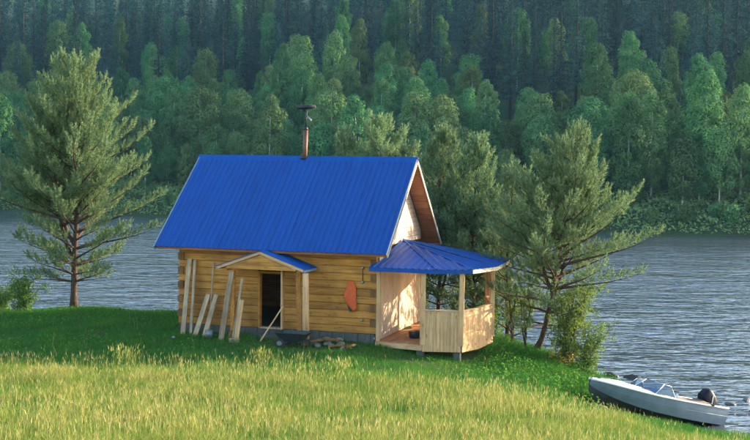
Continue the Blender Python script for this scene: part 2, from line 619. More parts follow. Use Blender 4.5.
# walls: backing + beams
NC = 11
ch = (ZE - ZB - .02) / NC
DU0, DU1, DZ1 = -3.66, -2.90, 2.0
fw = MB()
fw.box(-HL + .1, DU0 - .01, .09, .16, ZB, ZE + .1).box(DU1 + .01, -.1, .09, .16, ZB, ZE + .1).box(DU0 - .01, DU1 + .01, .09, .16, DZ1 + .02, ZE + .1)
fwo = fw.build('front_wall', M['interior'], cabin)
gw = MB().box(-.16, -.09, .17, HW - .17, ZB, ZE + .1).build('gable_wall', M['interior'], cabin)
bw = MB().box(-HL + .1, -.1, HW - .16, HW - .02, ZB, ZE + .1).build('back_wall', M['beam'], cabin)
lw = MB().box(-HL + .02, -HL + .16, .17, HW - .17, ZB, ZE + .1).build('end_wall', M['beam_y'], cabin)
MB().box(-HL + .17, -.17, .17, HW - .17, ZB - .015, ZB + .02).build('floor', M['interior'], cabin)
for i in range(NC):
    zc = ZB + ch * (i + .5)
    odd = i % 2
    u0, u1 = (-HL - .02, .03) if not odd else (-HL + .155, -.155)
    spans = [(u0, u1)]
    if zc - ch / 2 < DZ1 - .02:
        spans = [(u0, DU0 - .055), (DU1 + .055, u1)]
    for a, b in spans:
        y = .0 + random.uniform(-.008, .008)
        MB().beam((a, .04 + y, zc), (b, .04 + y + random.uniform(-.004, .004), zc), .10, ch - .006, (0, 0, 1), .016).build('beam', M['beam'], fwo)
    # gable side beams: their dark ends show on the front at the corners
    v0, v1 = (-.045, HW + .04) if odd else (.10, HW - .10)
    MB().beam((-.05, v0, zc), (-.05, v1, zc), .12 if not odd else .18, ch - .006, (0, 0, 1), .016).build('beam', M['beam_y'], gw)
    if odd:
        for uu in (-.05, -HL + .06):
            MB().beam((uu, -.062, zc), (uu, -.046, zc), .185, ch - .008, (0, 0, 1), .014).build('beam_end', M['endgrain'], fwo)
        MB().beam((-HL + .06, -.045, zc), (-HL + .06, HW + .04, zc), .18, ch - .006, (0, 0, 1), .016).build('beam', M['beam_y'], lw)
# gable triangles
sl_ = RISE / (HW / 2 + OF)
hz = (HW / 2) * sl_ + OF * sl_ * 0
apex_w = ZE + OF * sl_ + HW / 2 * sl_ - .14
for uu, nm in ((-.06, 'gable'), (-HL + .06, 'gable')):
    g = MB()
    g.prism([(0.05, ZE + .1), (HW - .05, ZE + .1), (HW - .05, ZE + OF * sl_ - .12), (HW / 2, apex_w), (.05, ZE + OF * sl_ - .12)], 0, uu - .05, uu)
    go = g.build(nm, M['interior'], cabin)
    s = 1 if uu > -1 else -1
    z = ZE + .1
    while z < apex_w - .05:
        z1 = z + .145
        zt = min(z1, apex_w - .02)

        def half(zz):
            return min(HW / 2 - .03, (apex_w - zz) / sl_)
        a, b = half(z), half(zt)
        b = max(b, .01)
        us = sorted((uu + (.0 if s > 0 else -.05), uu + (.025 if s > 0 else -.075)))
        MB().prism([(HW / 2 - a, z), (HW / 2 + a, z), (HW / 2 + b, zt - .006), (HW / 2 - b, zt - .006)], 0, us[0], us[1]).build('board', M['pale_x'] if s < 0 else M['pink_z'], go)
        z += .15

# main roof: ribbed panels
RS = math.hypot(RISE, HW / 2 + OF)


def roof_pt(u, t, side, h=0.):
    """t 0 at the eave .. 1 at the ridge; h above the sheet"""
    v = -OF + (HW / 2 + OF) * t
    nz, nv = (HW / 2 + OF) / RS, -RISE / RS
    z = ZE + RISE * t + h * nz
    v = v + h * nv
    if side < 0:
        v = HW - v
    return (u, v, z)


def rib_profile(a, b, period=.19, h=.026):
    pts = [(a, 0)]
    n = max(1, round((b - a) / period))
    p = (b - a) / n
    for i in range(n):
        x = a + i * p
        pts += [(x + p * .30, 0), (x + p * .42, h), (x + p * .78, h), (x + p * .90, 0)]
    pts.append((b, 0))
    return pts


for side in (1, -1):
    deck = MB()
    for uu in ((-HL - OL + .02, OR_ - .02),):
        a = [roof_pt(uu[0], .0, side, -.075), roof_pt(uu[1], .0, side, -.075), roof_pt(uu[1], .985, side, -.075), roof_pt(uu[0], .985, side, -.075)]
        b = [roof_pt(uu[0], .0, side, -.012), roof_pt(uu[1], .0, side, -.012), roof_pt(uu[1], .995, side, -.012), roof_pt(uu[0], .995, side, -.012)]
        deck.add(a + b, [(0, 1, 2, 3), (4, 7, 6, 5), (0, 4, 5, 1), (1, 5, 6, 2), (2, 6, 7, 3), (3, 7, 4, 0)])
    ro = deck.build('roof_slope', M['red_wood'], cabin)
    npan = 7
    w = (HL + OL + OR_ + .06) / npan
    for i in range(npan):
        a = -HL - OL - .03 + i * w
        pr = rib_profile(a, a + w)
        mb = MB()
        lift = .004 * (i % 2)
        vs = [roof_pt(u, -.015, side, h + lift) for u, h in pr] + [roof_pt(u, 1.0, side, h + lift) for u, h in pr]
        n = len(pr)
        mb.add(vs, [(j, j + 1, n + j + 1, n + j) for j in range(n - 1)])
        mb.build('roof_panel', M['roof'], ro)
    # soffit lining of the gable overhang, barge boards, eave fascia
    for (ua, ub) in ((.0, OR_ - .05), (-HL - OL + .05, -HL)):
        for t in np.arange(.0, .97, .075):
            a = [roof_pt(ua, t, side, -.098), roof_pt(ub, t, side, -.098), roof_pt(ub, t + .072, side, -.098), roof_pt(ua, t + .072, side, -.098)]
            b = [roof_pt(ua, t, side, -.078), roof_pt(ub, t, side, -.078), roof_pt(ub, t + .072, side, -.078), roof_pt(ua, t + .072, side, -.078)]
            MB().add(a + b, [(0, 1, 2, 3), (4, 7, 6, 5), (0, 4, 5, 1), (1, 5, 6, 2), (2, 6, 7, 3), (3, 7, 4, 0)]).build('soffit_board', M['red_wood'], ro)
    for ue, mt in ((OR_, 'white_trim'), (-HL - OL, 'trim')):
        s = 1 if ue > 0 else -1
        a = [roof_pt(ue - .02 * s, -.02, side, -.10), roof_pt(ue + .012 * s, -.02, side, -.10), roof_pt(ue + .012 * s, 1.0, side, -.10), roof_pt(ue - .02 * s, 1.0, side, -.10)]
        b = [roof_pt(ue - .02 * s, -.02, side, .03), roof_pt(ue + .012 * s, -.02, side, .03), roof_pt(ue + .012 * s, 1.0, side, .03), roof_pt(ue - .02 * s, 1.0, side, .03)]
        MB().add(a + b, [(0, 1, 2, 3), (4, 7, 6, 5), (0, 4, 5, 1), (1, 5, 6, 2), (2, 6, 7, 3), (3, 7, 4, 0)]).build('barge_board', M[mt], ro)
    p0, p1 = roof_pt(-HL - OL + .03, 0, side, -.08), roof_pt(OR_ - .03, 0, side, -.08)
    MB().beam(p0, p1, .03, .11).build('fascia', M['red_wood'], ro)
rc = MB()
ridge = roof_pt(0, 1, 1)[2]
rc.prism([(HW / 2 - .17, ridge - .135), (HW / 2, ridge + .058), (HW / 2 + .17, ridge - .135), (HW / 2 + .165, ridge - .15), (HW / 2, ridge + .035), (HW / 2 - .165, ridge - .15)], 0, -HL - OL - .035, OR_ + .02)
rc.build('ridge_cap', M['roof'], cabin)

# flue pipe with swivelling cowl
cu, cv = -3.24, HW / 2 + .02
fl = MB().tube([(cu, cv, 5.2), (cu + .03, cv, 6.42)], .074, 16).build('flue_pipe', M['rust'], cabin)
MB().tube([(cu - .002, cv, 5.46), (cu + .002, cv, 5.58)], [.16, .1], 16).build('flashing', M['black'], fl)
MB().tube([(cu + .03, cv, 6.40), (cu + .03, cv, 6.50)], [.08, .05], 16).build('pipe_collar', M['black'], fl)
MB().tube([(cu + .032, cv, 6.46), (cu + .055, cv, 7.08)], .02, 8).build('rod', M['black'], fl)
cw = MB().tube([(cu - .25, cv - .05, 7.12), (cu + .22, cv + .04, 7.145), (cu + .23, cv + .04, 7.145), (cu + .33, cv + .06, 7.15)], [.075, .075, .05, .05], 14)
cw.build('cowl', M['black'], fl)
MB().tube([(cu + .05, cv, 6.86), (cu + .12, cv - .02, 6.80), (cu + .2, cv - .04, 6.72), (cu + .22, cv - .05, 6.66)], [.012, .03, .035, .01], 8).build('bracket', M['greymetal'], fl)

# door opening
df = MB().box(DU0 - .05, DU0, -.012, .17, ZB + .002, DZ1 + .07).build('door_frame', M['beam_y'], cabin)
MB().box(DU1, DU1 + .05, -.012, .17, ZB + .002, DZ1 + .07).build('jamb', M['beam_y'], df)
MB().box(DU0 + .003, DU1 - .003, -.01, .17, DZ1 + .004, DZ1 + .068).build('lintel', M['beam'], df)
MB().box(DU0 - .1, DU1 + .12, -.5, .02, .02, .2).build('doorstep', M['concrete'], cabin)
MB().box(DU0 + .01, DU1 - .01, -.06, .17, ZB - .01, ZB + .03).build('threshold', M['plank'], df)

# entrance canopy
CU, CV0, CZ, CA, CHW = -3.22, -1.02, 2.22, 2.70, 1.36
cslope = (CA - CZ) / CHW
cn = MB().prism([(CU - CHW + .26, CZ - .02), (CU + CHW - .26, CZ - .02), (CU + CHW - .26, CZ + .055), (CU, CA - .06), (CU - CHW + .26, CZ + .055)], 1, CV0 + .03, CV0 + .05)
cno = cn.build('canopy', M['pale_x'], cabin)
for zz in np.arange(CZ - .015, CA - .1, .115):   # pediment boards
    hwid = min(CHW - .25, (CA - .05 - zz) / cslope - .12)
    z1 = min(zz + .11, CA - .06)
    h2 = min(CHW - .25, max(.02, (CA - .05 - z1) / cslope - .12))
    if hwid > .03:
        MB().prism([(CU - hwid, zz), (CU + hwid, zz), (CU + h2, z1), (CU - h2, z1)], 1, CV0 + .005, CV0 + .028).build('pediment_board', M['beam'], cno)
for sd in (-1, 1):
    e0 = (CU + sd * CHW, CV0 - .03, CZ)
    a0 = (CU, CV0 - .03, CA)
    MB().beam(e0, a0, .05, .075).build('rake_board', M['pale_x'], cno)
    pr = rib_profile(0, 1.0, .2, .02)
    # ribs run down the slope, so the profile runs along v
    nn = Vector((sd * (CA - CZ), 0, CHW)).normalized()
    vs = []
    for (t, h) in pr:
        v = CV0 - .07 + t * (abs(CV0) + .05)
        vs.append(Vector((CU + sd * (CHW + .06), v, CZ + .05 - .06 * cslope)) + nn * h)
    for (t, h) in pr:
        v = CV0 - .07 + t * (abs(CV0) + .05)
        vs.append(Vector((CU, v, CA + .05)) + nn * h)
    n = len(pr)
    MB().add(vs, [(j, j + 1, n + j + 1, n + j) for j in range(n - 1)]).build('canopy_sheet', M['roof'], cno)
    MB().beam((CU + sd * (CHW - .2), CV0 + .08, CZ - .03), (CU + sd * (CHW - .2), -.02, CZ - .03), .1, .1).build('canopy_plate', M['beam_y'], cno)
    MB().beam((CU + sd * (CHW + .03), CV0 - .05, CZ - .01), (CU + sd * (CHW + .03), -.02, CZ - .01), .03, .07).build('canopy_fascia', M['trim'], cno)
MB().tube([(-1.80, -.93, .0), (-1.82, -.93, 1.1), (-1.84, -.93, CZ - .07)], [.10, .095, .088], 12).build('canopy_post', M['pale_z'], cno)
MB().beam((-2.02, -.85, .1), (-2.14, -.75, CZ - .08), .15, .04, (0, 1, 0)).build('canopy_brace', M['beam_y'], cno)
MB().beam((-4.12, -.93, -.02), (-4.12, -.93, CZ - .08), .11, .11, (0, 1, 0)).build('canopy_post', M['beam_y'], cno)
MB().beam((-2.69, -.62, .19), (-2.70, -.62, CZ - .05), .055, .045, (0, 1, 0)).build('canopy_prop', M['pale_z'], cno)

# small fittings on the wall by the corner
for z in (2.29, 1.87, .75):
    MB().tube([(-.39, -.02, z), (-.39, -.075, z + .01)], [.045, .03], 10).build('insulator', M['greymetal'], cabin)
MB().beam((-.39, -.03, 1.9), (-.39, -.03, 2.27), .02, .012, (0, 1, 0)).build('cable_clip', M['black'], cabin)

# ------------------------------------------------------------------ corner porch on the gable end
DZ = .16        # deck top
PZ = 1.13       # parapet top
plan = [(.02, .02), (1.50, -.22), (2.58, .04), (2.88, .85), (3.0, 2.3), (2.45, 4.2), (.02, 4.95)]
eave = [(-.06, -.48), (1.98, -.50), (2.9, .02), (3.32, 1.45), (3.15, 4.3), (2.2, 5.3), (-.02, 5.45)]
EZ, KP = 2.36, (.03, 2.75, 2.98)
po = MB().prism(plan, 2, DZ - .16, DZ - .035).build('porch', M['pale_x'], cabin)


def clip_v(u):
    """front and back of the plan at u"""
    vs = []
    for i in range(len(plan)):
        (a, b), (c, d) = plan[i], plan[(i + 1) % len(plan)]
        if min(a, c) <= u <= max(a, c) and abs(c - a) > 1e-6:
            vs.append(b + (d - b) * (u - a) / (c - a))
    return min(vs), max(vs)


u = .03
while u < 2.9:
    v0, v1 = clip_v(u + .06)
    MB().box(u, u + .118, v0 - .02, v1 + .02, DZ - .03, DZ).build('deck_board', M['deck'], po)
    u += .124
# skirt under the open side
for (a, b) in ((plan[0], plan[1]),):
    MB().beam((a[0], a[1] - .05, .07), (b[0], b[1] - .05, .07), .03, .15).build('skirt_board', M['pale_x'], po)
for i in (1, 2, 4, 5):
    x, y = plan[i]
    x *= .95
    y += .1
    MB().beam((x, y, -.7), (x, y, DZ - .17), .2, .2, (0, 1, 0), .01).build('pier', M['concrete'], po)
MB().beam((2.3, 1.1, -.7), (2.3, 1.1, DZ - .17), .2, .2, (0, 1, 0), .01).build('pier', M['concrete'], po)
# parapet boards
for i in range(1, 5):
    a, b = Vector((*plan[i], 0)), Vector((*plan[i + 1], 0))
    L_ = (b - a).length
    d = (b - a) / L_
    n = max(1, round(L_ / .105))
    nn = d.cross(Vector((0, 0, 1)))
    for j in range(n):
        c = a + d * ((j + .5) * L_ / n) + nn * (.035 + random.uniform(-.003, .003))
        MB().beam((c.x, c.y, DZ - .19), (c.x, c.y, PZ + random.uniform(-.004, .004)), L_ / n - .006, .02, tuple(nn)).build('parapet_board', M['pale_z'], po)
    MB().beam((a.x, a.y, PZ + .03), (b.x, b.y, PZ + .03), .13, .035).build('handrail', M['pale_x'], po)
    MB().beam((a.x - nn.x * .02, a.y - nn.y * .02, .35), (b.x - nn.x * .02, b.y - nn.y * .02, .35), .04, .07).build('rail', M['orange_wood'], po)
    MB().beam((a.x - nn.x * .02, a.y - nn.y * .02, PZ - .12), (b.x - nn.x * .02, b.y - nn.y * .02, PZ - .12), .04, .1).build('rail', M['pale_x'], po)
    c = (a + b) / 2
# posts
for i in (1, 2, 4, 5):
    x, y = plan[i]
    MB().beam((x, y, DZ), (x, y, EZ - .01), .14, .14, (1, .4, 0), .012).build('post', M['pale_z'], po)
MB().beam((.1, -.02, DZ), (.1, -.02, EZ), .12, .08, (0, 1, 0), .01).build('post', M['pale_z'], po)
# wall plate beams under the roof edge
for i in range(0, 6):
    a, b = plan[i], plan[i + 1]
    MB().beam((a[0], a[1], EZ - .06), (b[0], b[1], EZ - .06), .10, .13).build('top_plate', M['pale_x'], po)
# roof facets with ribs
K = Vector(KP)
for i in range(6):
    a, b = Vector((*eave[i], EZ)), Vector((*eave[i + 1], EZ))
    nrm = (b - a).cross(K - a).normalized()
    e = (b - a).normalized()
    up = nrm.cross(e)
    L_ = (b - a).length
    kx, ky = (K - a).dot(e), (K - a).dot(up)
    mb = MB()
    lo = [a, b, K]
    th_ = [p - nrm * .05 for p in lo]
    lining = MB().add([tuple(p - nrm * .008) for p in lo] + [tuple(p) for p in th_], [(0, 1, 2), (3, 5, 4), (0, 3, 4, 1), (1, 4, 5, 2), (2, 5, 3, 0)])
    lining.build('roof_lining', M['pale_x'], po)
    mb.add([tuple(p) for p in lo], [(0, 1, 2)])

    def top(x):
        x = min(max(x, 0.), L_)
        if x <= kx:
            return ky * x / kx if kx > 1e-6 else ky
        return ky * (L_ - x) / (L_ - kx) if L_ - kx > 1e-6 else 0
    n = max(1, int(L_ / .19))
    p = L_ / n
    for j in range(n):
        x0, x1, x2, x3 = (j + .25) * p, (j + .37) * p, (j + .66) * p, (j + .78) * p
        h = .024

        def P(x, t, hh):
            return tuple(a + e * x + up * t + nrm * hh)
        q = [P(x0, -.02, .001), P(x1, -.02, h), P(x2, -.02, h), P(x3, -.02, .001), P(x0, top(x0), .001), P(x1, top(x1), h), P(x2, top(x2), h), P(x3, top(x3), .001)]
        mb.add(q, [(0, 1, 5, 4), (1, 2, 6, 5), (2, 3, 7, 6), (0, 3, 2, 1)])
    mb.build('porch_roof_sheet', M['roof'], po)
    ofs = nrm * -.06
    MB().beam(a + ofs, b + ofs, .03, .11).build('eave_board', M['white_trim'] if i in (2, 3) else M['roof'], po)
for i in range(1, 6):
    a = Vector((*eave[i], EZ + .022))
    MB().beam(a, K + Vector((0, 0, .022)), .07, .012).build('hip_cap', M['roof'], po)
# cladding of the house wall inside the porch
v = .14
while v < 4.95:
    MB().box(.055, .078, v, v + .138, DZ + .01, EZ + .25).build('cladding_board', M['pink_z'], po)
    v += .143
# pot on the deck
pn = MB().tube([(0, 0, 0), (0, 0, .02), (0, 0, .2), (0, 0, .21)], [.15, .18, .2, .19], 18).build('cooking_pot', M['black'])
pn.location = hw(.95, 1.0, DZ + .002)
tag(pn, 'black pot standing on the porch deck near the house wall', 'pot')


# ------------------------------------------------------------------ loose things round the cabin
def loose_plank(p0, p1, w, t, label, mat='plank', name='plank', facing=(0, -1, 0), group='boards leaning on the cabin front'):
    a, b = hw(*p0), hw(*p1)
    f_ = Vector((-sH * 0 + facing[0] * cH + facing[1] * sH, -facing[0] * sH + facing[1] * cH, 0))
    L_ = (b - a).length
    mb = MB().beam((0, 0, 0), (0, 0, L_), w, t, (0, 1, 0), min(.006, t * .2))
    o = mb.build(name, M[mat])
    d = (b - a).normalized()
    y = (f_ - d * f_.dot(d)).normalized()
    x = y.cross(d)
    m = Matrix((x, y, d)).transposed().to_4x4()
    m.translation = a
    o.matrix_world = m
    return tag(o, label, name.split('_')[-1], group)


loose_plank((-5.92, -.62, -.02), (-5.96, -.09, 2.36), .15, .04, 'tallest wide grey board leaning at the cabin front left end')
loose_plank((-5.70, -.52, 0), (-5.78, -.09, 2.33), .09, .03, 'tall narrow board close beside the tallest leaning board')
loose_plank((-5.14, -.40, 0), (-5.17, -.07, 2.28), .05, .025, 'thin tall lath leaning behind the two short boards', name='lath')
loose_plank((-5.50, -.70, -.02), (-5.30, -.13, 1.30), .155, .04, 'left one of the two short wide leaning boards')
loose_plank((-5.17, -.72, -.02), (-5.04, -.13, 1.30), .155, .04, 'right one of the two short wide leaning boards')
loose_plank((-4.44, -1.10, -.04), (-4.14, -1.00, 2.12), .17, .045, 'wide slanting board propped under the canopy left end')
loose_plank((-4.22, -1.05, -.02), (-3.98, -.75, 1.45), .09, .03, 'dark short slat leaning between boards under the canopy', 'endgrain', 'slat')
loose_plank((-4.05, -1.13, -.03), (-3.82, -.95, 1.92), .075, .03, 'narrow upright slat under the canopy beside short board', name='slat')
loose_plank((-3.92, -1.16, -.03), (-3.77, -1.08, 1.30), .14, .04, 'short pale board standing in front under the canopy', 'pale_z')
loose_plank((-3.24, -1.05, .03), (-2.64, -.66, 1.12), .04, .03, 'thin stick leaning diagonally across the dark doorway', 'pale_z', 'stick')
ob = MB().beam((0, 0, 0), (.3, 0, 0), .16, .14, (0, 0, 1), .01).build('wood_block', M['plank'])
ob.location = hw(-4.02, -1.4, -.01)
ob.location.z = g1(ob.location.x, ob.location.y) + .05
tag(ob, 'wood offcut block on grass below the canopy boards', 'block')

bk = empty('bucket', hw(-4.85, -.95, 0))
bk.location.z = g1(bk.location.x, bk.location.y) + .01
tag(bk, 'small grey bucket in the grass between the leaning boards', 'bucket')
MB().tube([(0, 0, 0), (0, 0, .26), (0, 0, .265), (0, 0, .25), (0, 0, .03)], [.10, .14, .145, .132, .094], 18).build('body', M['greymetal'], bk)
MB().tube([(.14 * math.cos(t), -.02 - .10 * math.sin(t), .25 - .06 * math.sin(t)) for t in np.linspace(0, math.pi, 9)], .006, 6).build('handle', M['black'], bk)

# wheelbarrow
wb = empty('wheelbarrow', hw(-2.0, -1.45, 0), -HT)
wb.location.z = g1(wb.location.x, wb.location.y)
wb.scale = (.92, .92, .82)
tag(wb, 'dark steel garden cart with pale rim by the cabin door', 'wheelbarrow')


def ring_z(x0, x1, y0, y1, z):
    return [(x0, y0, z), (x1, y0, z), (x1, y1, z), (x0, y1, z)]


tr = MB()
lo, hi = ring_z(-.28, .30, -.22, .22, .24), ring_z(-.50, .52, -.33, .33, .53)
li, hi2 = ring_z(-.27, .29, -.21, .21, .255), ring_z(-.488, .508, -.318, .318, .53)
tr.add(lo + hi + hi2 + li, [(3, 2, 1, 0)] + [(i, (i + 1) % 4, 4 + (i + 1) % 4, 4 + i) for i in range(4)] + [(4 + i, 4 + (i + 1) % 4, 8 + (i + 1) % 4, 8 + i) for i in range(4)] + [(8 + i, 8 + (i + 1) % 4, 12 + (i + 1) % 4, 12 + i) for i in range(4)] + [(12, 13, 14, 15)])
tro = tr.build('tray', M['darkmetal'], wb)
rim = MB()
rp = ring_z(-.505, .525, -.335, .335, .535)
for i in range(4):
    rim.tube([rp[i], rp[(i + 1) % 4]], .014, 6)
rim.build('rim', M['darkmetal'], tro)
for sy in (-.27, .27):
    wl = MB().tube([(-.34, sy - .035, .17), (-.34, sy + .035, .17)], .165, 20).build('wheel', M['rubber'], wb)
    MB().tube([(-.34, sy - .045, .17), (-.34, sy + .045, .17)], .085, 16).build('hub', M['greymetal'], wl)
MB().tube([(-.34, -.3, .17), (-.34, .3, .17)], .012, 6).build('axle', M['darkmetal'], wb)
for sy in (-.2, .2):
    MB().tube([(-.34, sy, .17), (.0, sy, .225), (.45, sy, .26), (.95, sy * 1.25, .42)], .017, 8).build('handle', M['darkmetal'], wb)
    MB().tube([(.35, sy, .25), (.38, sy, .0)], .014, 6).build('leg', M['darkmetal'], wb)


def rock(name, loc, s, seed, mat, label, cat='stone', group=None):
    r_ = random.Random(seed)
    bm = bmesh.new()
    bmesh.ops.create_icosphere(bm, subdivisions=2, radius=.5)
    ax = [Vector((r_.uniform(-1, 1), r_.uniform(-1, 1), r_.uniform(-1, 1))).normalized() for _ in range(7)]
    of = [r_.uniform(.28, .46) for _ in ax]
    for v in bm.verts:
        for a, d in zip(ax, of):
            t = v.co.dot(a)
            if t > d:
                v.co -= a * (t - d)
        v.co = Vector((v.co.x * s[0], v.co.y * s[1], v.co.z * s[2]))
    me = bpy.data.meshes.new(name)
    bm.to_mesh(me)
    bm.free()
    o = link(name, me, M[mat])
    o.location = loc
    o.rotation_euler = (0, 0, r_.uniform(0, 6))
    return tag(o, label, cat, group)


for i, (u, v, s) in enumerate([(-1.55, -.9, .30), (-1.38, -1.1, .24), (-1.18, -.85, .34), (-.98, -1.05, .26), (-.78, -.8, .36), (-.62, -1.1, .22), (-1.28, -.65, .3), (-.9, -.6, .3)]):
    p = hw(u, v, 0)
    p.z = g1(p.x, p.y) + s * .17 + (.10 if i > 5 else 0)
    rock('rubble_stone', p, (s, s * .8, s * .62), 100 + i, 'stone', 'pale stone in the rubble heap right of the garden cart', 'stone', 'rubble stones by the wall')
for i, (u, v, a, l, h) in enumerate([(-1.45, -1.0, .25, .42, .12), (-1.05, -.95, -.5, .5, .16), (-.8, -1.15, .1, .45, .03), (-.45, -.95, .9, .4, .03)]):
    p = hw(u, v, 0)
    p.z = g1(p.x, p.y) + .06 + h
    o = MB().beam((-l / 2, 0, 0), (l / 2, 0, 0), .12, .07, (0, 0, 1), .012).build('wood_offcut', M['endgrain'])
    o.location = p
    o.rotation_euler = (random.uniform(-.2, .2), random.uniform(-.12, .12), a)
    tag(o, 'short timber offcut thrown on the rubble by the cabin wall', 'offcut', 'offcuts on the rubble')

# orange cloth hanging from a nail
cu0, cz0 = -.77, 1.90
rows = [(0, .055), (.06, .085), (.20, .13), (.38, .185), (.54, .195), (.68, .17), (.80, .11), (.90, .03)]
vs, fs = [], []
nx = 13
for j, (dz, hwid) in enumerate(rows):
    for i in range(nx):
        t = i / (nx - 1) * 2 - 1
        fold = .028 * math.sin(t * 7 + dz * 3) * min(1, dz * 3)
        vs.append((t * hwid * (1 + .25 * math.sin(dz * 7 + t)) + dz * .12 + .02 * math.sin(dz * 9), -.045 - abs(fold) - .05 * (1 - t * t) * min(1, dz * 2), -dz))
for j in range(len(rows) - 1):
    for i in range(nx - 1):
        a = j * nx + i
        fs.append((a, a + 1, a + nx + 1, a + nx))
mb = MB()
mb.add(vs, fs, True)
co = mb.build('hanging_cloth', M['cloth'])
sm = co.modifiers.new('thick', 'SOLIDIFY')
sm.thickness = .015
co.location = hw(cu0, -.02, cz0)
co.rotation_euler = (0, 0, -HT)
tag(co, 'bright orange cloth hanging on the timber wall beside the porch', 'cloth')
MB().beam((-.02, -.045, -.66), (.06, -.045, -.90), .12, .05, (0, 1, 0), .02).build('dark_tail', M['black'], co)
pb = rock('paper_scrap', (0, 0, 0), (.12, .1, .06), 55, 'trim', 'small white scrap lying in the shaded grass left of boards', 'scrap')
pl = hw(-5.75, -1.55, 0)
pl.z = g1(pl.x, pl.y) + .12
pb.location = pl

# ------------------------------------------------------------------ motor boat drawn up on the bank
M['hull'] = plain('pale_blue_grey_hull_paint', (.17, .225, .29), .38, vary=.22, scale=2.5)
M['hull_bottom'] = plain('dark_hull_bottom', (.05, .056, .062), .5, vary=.4, scale=4)  # bottom toned darker than the hull sides
M['boat_white'] = plain('white_deck_paint', (.72, .72, .70), .35, vary=.12, scale=4)
M['boat_in'] = plain('grey_blue_cockpit_paint', (.16, .22, .28), .5, vary=.3, scale=4)
M['seat_blue'] = plain('blue_seat_vinyl', (.28, .42, .55), .5, vary=.2, scale=8)
M['tan'] = plain('brown_tarpaulin', (.22, .15, .10), .8, vary=.3, scale=8, bump=.3)
M['motor'] = plain('navy_motor_cowl', (.005, .006, .018), .5, vary=.2, scale=6, spec=.2)
M['alu'] = plain('bare_aluminium', (.55, .58, .60), .3, metal=.9, vary=.15)
gm, gnt, gp = new_mat('tinted_screen_glass')
gp.inputs['Base Color'].default_value = (.05, .11, .19, 1)
gp.inputs['Roughness'].default_value = .08
gp.inputs['Alpha'].default_value = .62
M['screen'] = gm

BPSI, BP = R(28), R(10.8)
bx_ = Vector((math.cos(BPSI) * math.cos(BP), math.sin(BPSI) * math.cos(BP), -math.sin(BP)))
by_ = Vector((-math.sin(BPSI), math.cos(BPSI), 0))
bz_ = bx_.cross(by_)
bmx = Matrix((bx_, by_, bz_)).transposed().to_4x4()
bmx.translation = Vector((5.95, 32.1, -.5)) - bz_ * .80
boat = empty('motor_boat')
boat.matrix_world = bmx @ Matrix.Diagonal((1.055, 1.04, 1.04, 1))
tag(boat, 'pale blue-grey motor boat with white foredeck beached in the grass', 'boat')
BX = [0, .10, .25, .5, .85, 1.3, 1.9, 2.6, 3.4, 4.3]
GW = [.03, .17, .29, .43, .57, .68, .745, .77, .76, .72]
GZ = [.80, .80, .79, .77, .74, .70, .66, .63, .61, .60]
CWd = [.01, .05, .11, .22, .37, .51, .60, .65, .66, .64]
CZd = [.66, .60, .54, .46, .37, .29, .22, .17, .135, .11]
KZ = [.52, .40, .28, .15, .06, .02, 0, 0, 0, 0]


def hull_strip(pa, pb, n=3):
    mb = MB()
    for s in (-1, 1):
        vs = []
        for i in range(len(BX)):
            for j in range(n + 1):
                t = j / n
                a, b = pa(i), pb(i)
                bulge = .03 * math.sin(math.pi * t)
                vs.append((BX[i] + 0, s * (a[0] + (b[0] - a[0]) * t + bulge * min(1, a[0] * 4)), a[1] + (b[1] - a[1]) * t))
        fs = [(i * (n + 1) + j, i * (n + 1) + j + 1, (i + 1) * (n + 1) + j + 1, (i + 1) * (n + 1) + j) for i in range(len(BX) - 1) for j in range(n)]
        mb.add(vs, fs, True)
    return mb


ho = hull_strip(lambda i: (CWd[i], CZd[i]), lambda i: (GW[i], GZ[i]), 4).build('hull', M['hull'], boat)
hull_strip(lambda i: (0, KZ[i]), lambda i: (CWd[i], CZd[i] + .002), 2).build('bottom', M['hull_bottom'], ho)
MB().prism([(-.72, .60), (-.64, .11), (0, 0), (.64, .11), (.72, .60), (.5, .60), (.42, .48), (-.42, .48), (-.5, .60)], 0, 4.27, 4.31).build('transom', M['hull'], ho)
# inner skin and floor
mb = MB()
for s in (-1, 1):
    vs = []
    for i in range(4, len(BX)):
        vs += [(min(BX[i], 4.26), s * (GW[i] - .045), GZ[i] - .005), (min(BX[i], 4.26), s * (CWd[i] - .03), CZd[i] + .03)]
    mb.add(vs, [(2 * j, 2 * j + 2, 2 * j + 3, 2 * j + 1) for j in range(len(BX) - 5)])
vs = []
for i in range(4, len(BX)):
    vs += [(min(BX[i], 4.26), -(CWd[i] - .03), CZd[i] + .03), (min(BX[i], 4.26), (CWd[i] - .03), CZd[i] + .03)]
mb.add(vs, [(2 * j, 2 * j + 2, 2 * j + 3, 2 * j + 1) for j in range(len(BX) - 5)])
mb.build('cockpit', M['boat_in'], boat)
for s in (-1, 1):
    MB().tube([(BX[i], s * GW[i], GZ[i] + .004) for i in range(len(BX))], [.022] * len(BX), 8).build('gunwale', M['boat_white'], ho)
    MB().tube([(BX[i], s * (GW[i] * .55 + CWd[i] * .45 + .022), GZ[i] * .55 + CZd[i] * .45) for i in range(2, len(BX))], .008, 6).build('rub_strake', M['hull'], ho)
# foredeck
DX = [0, .10, .25, .5, .85, 1.3, 1.75]


def gi(x, tab):
    return float(np.interp(x, BX, tab))


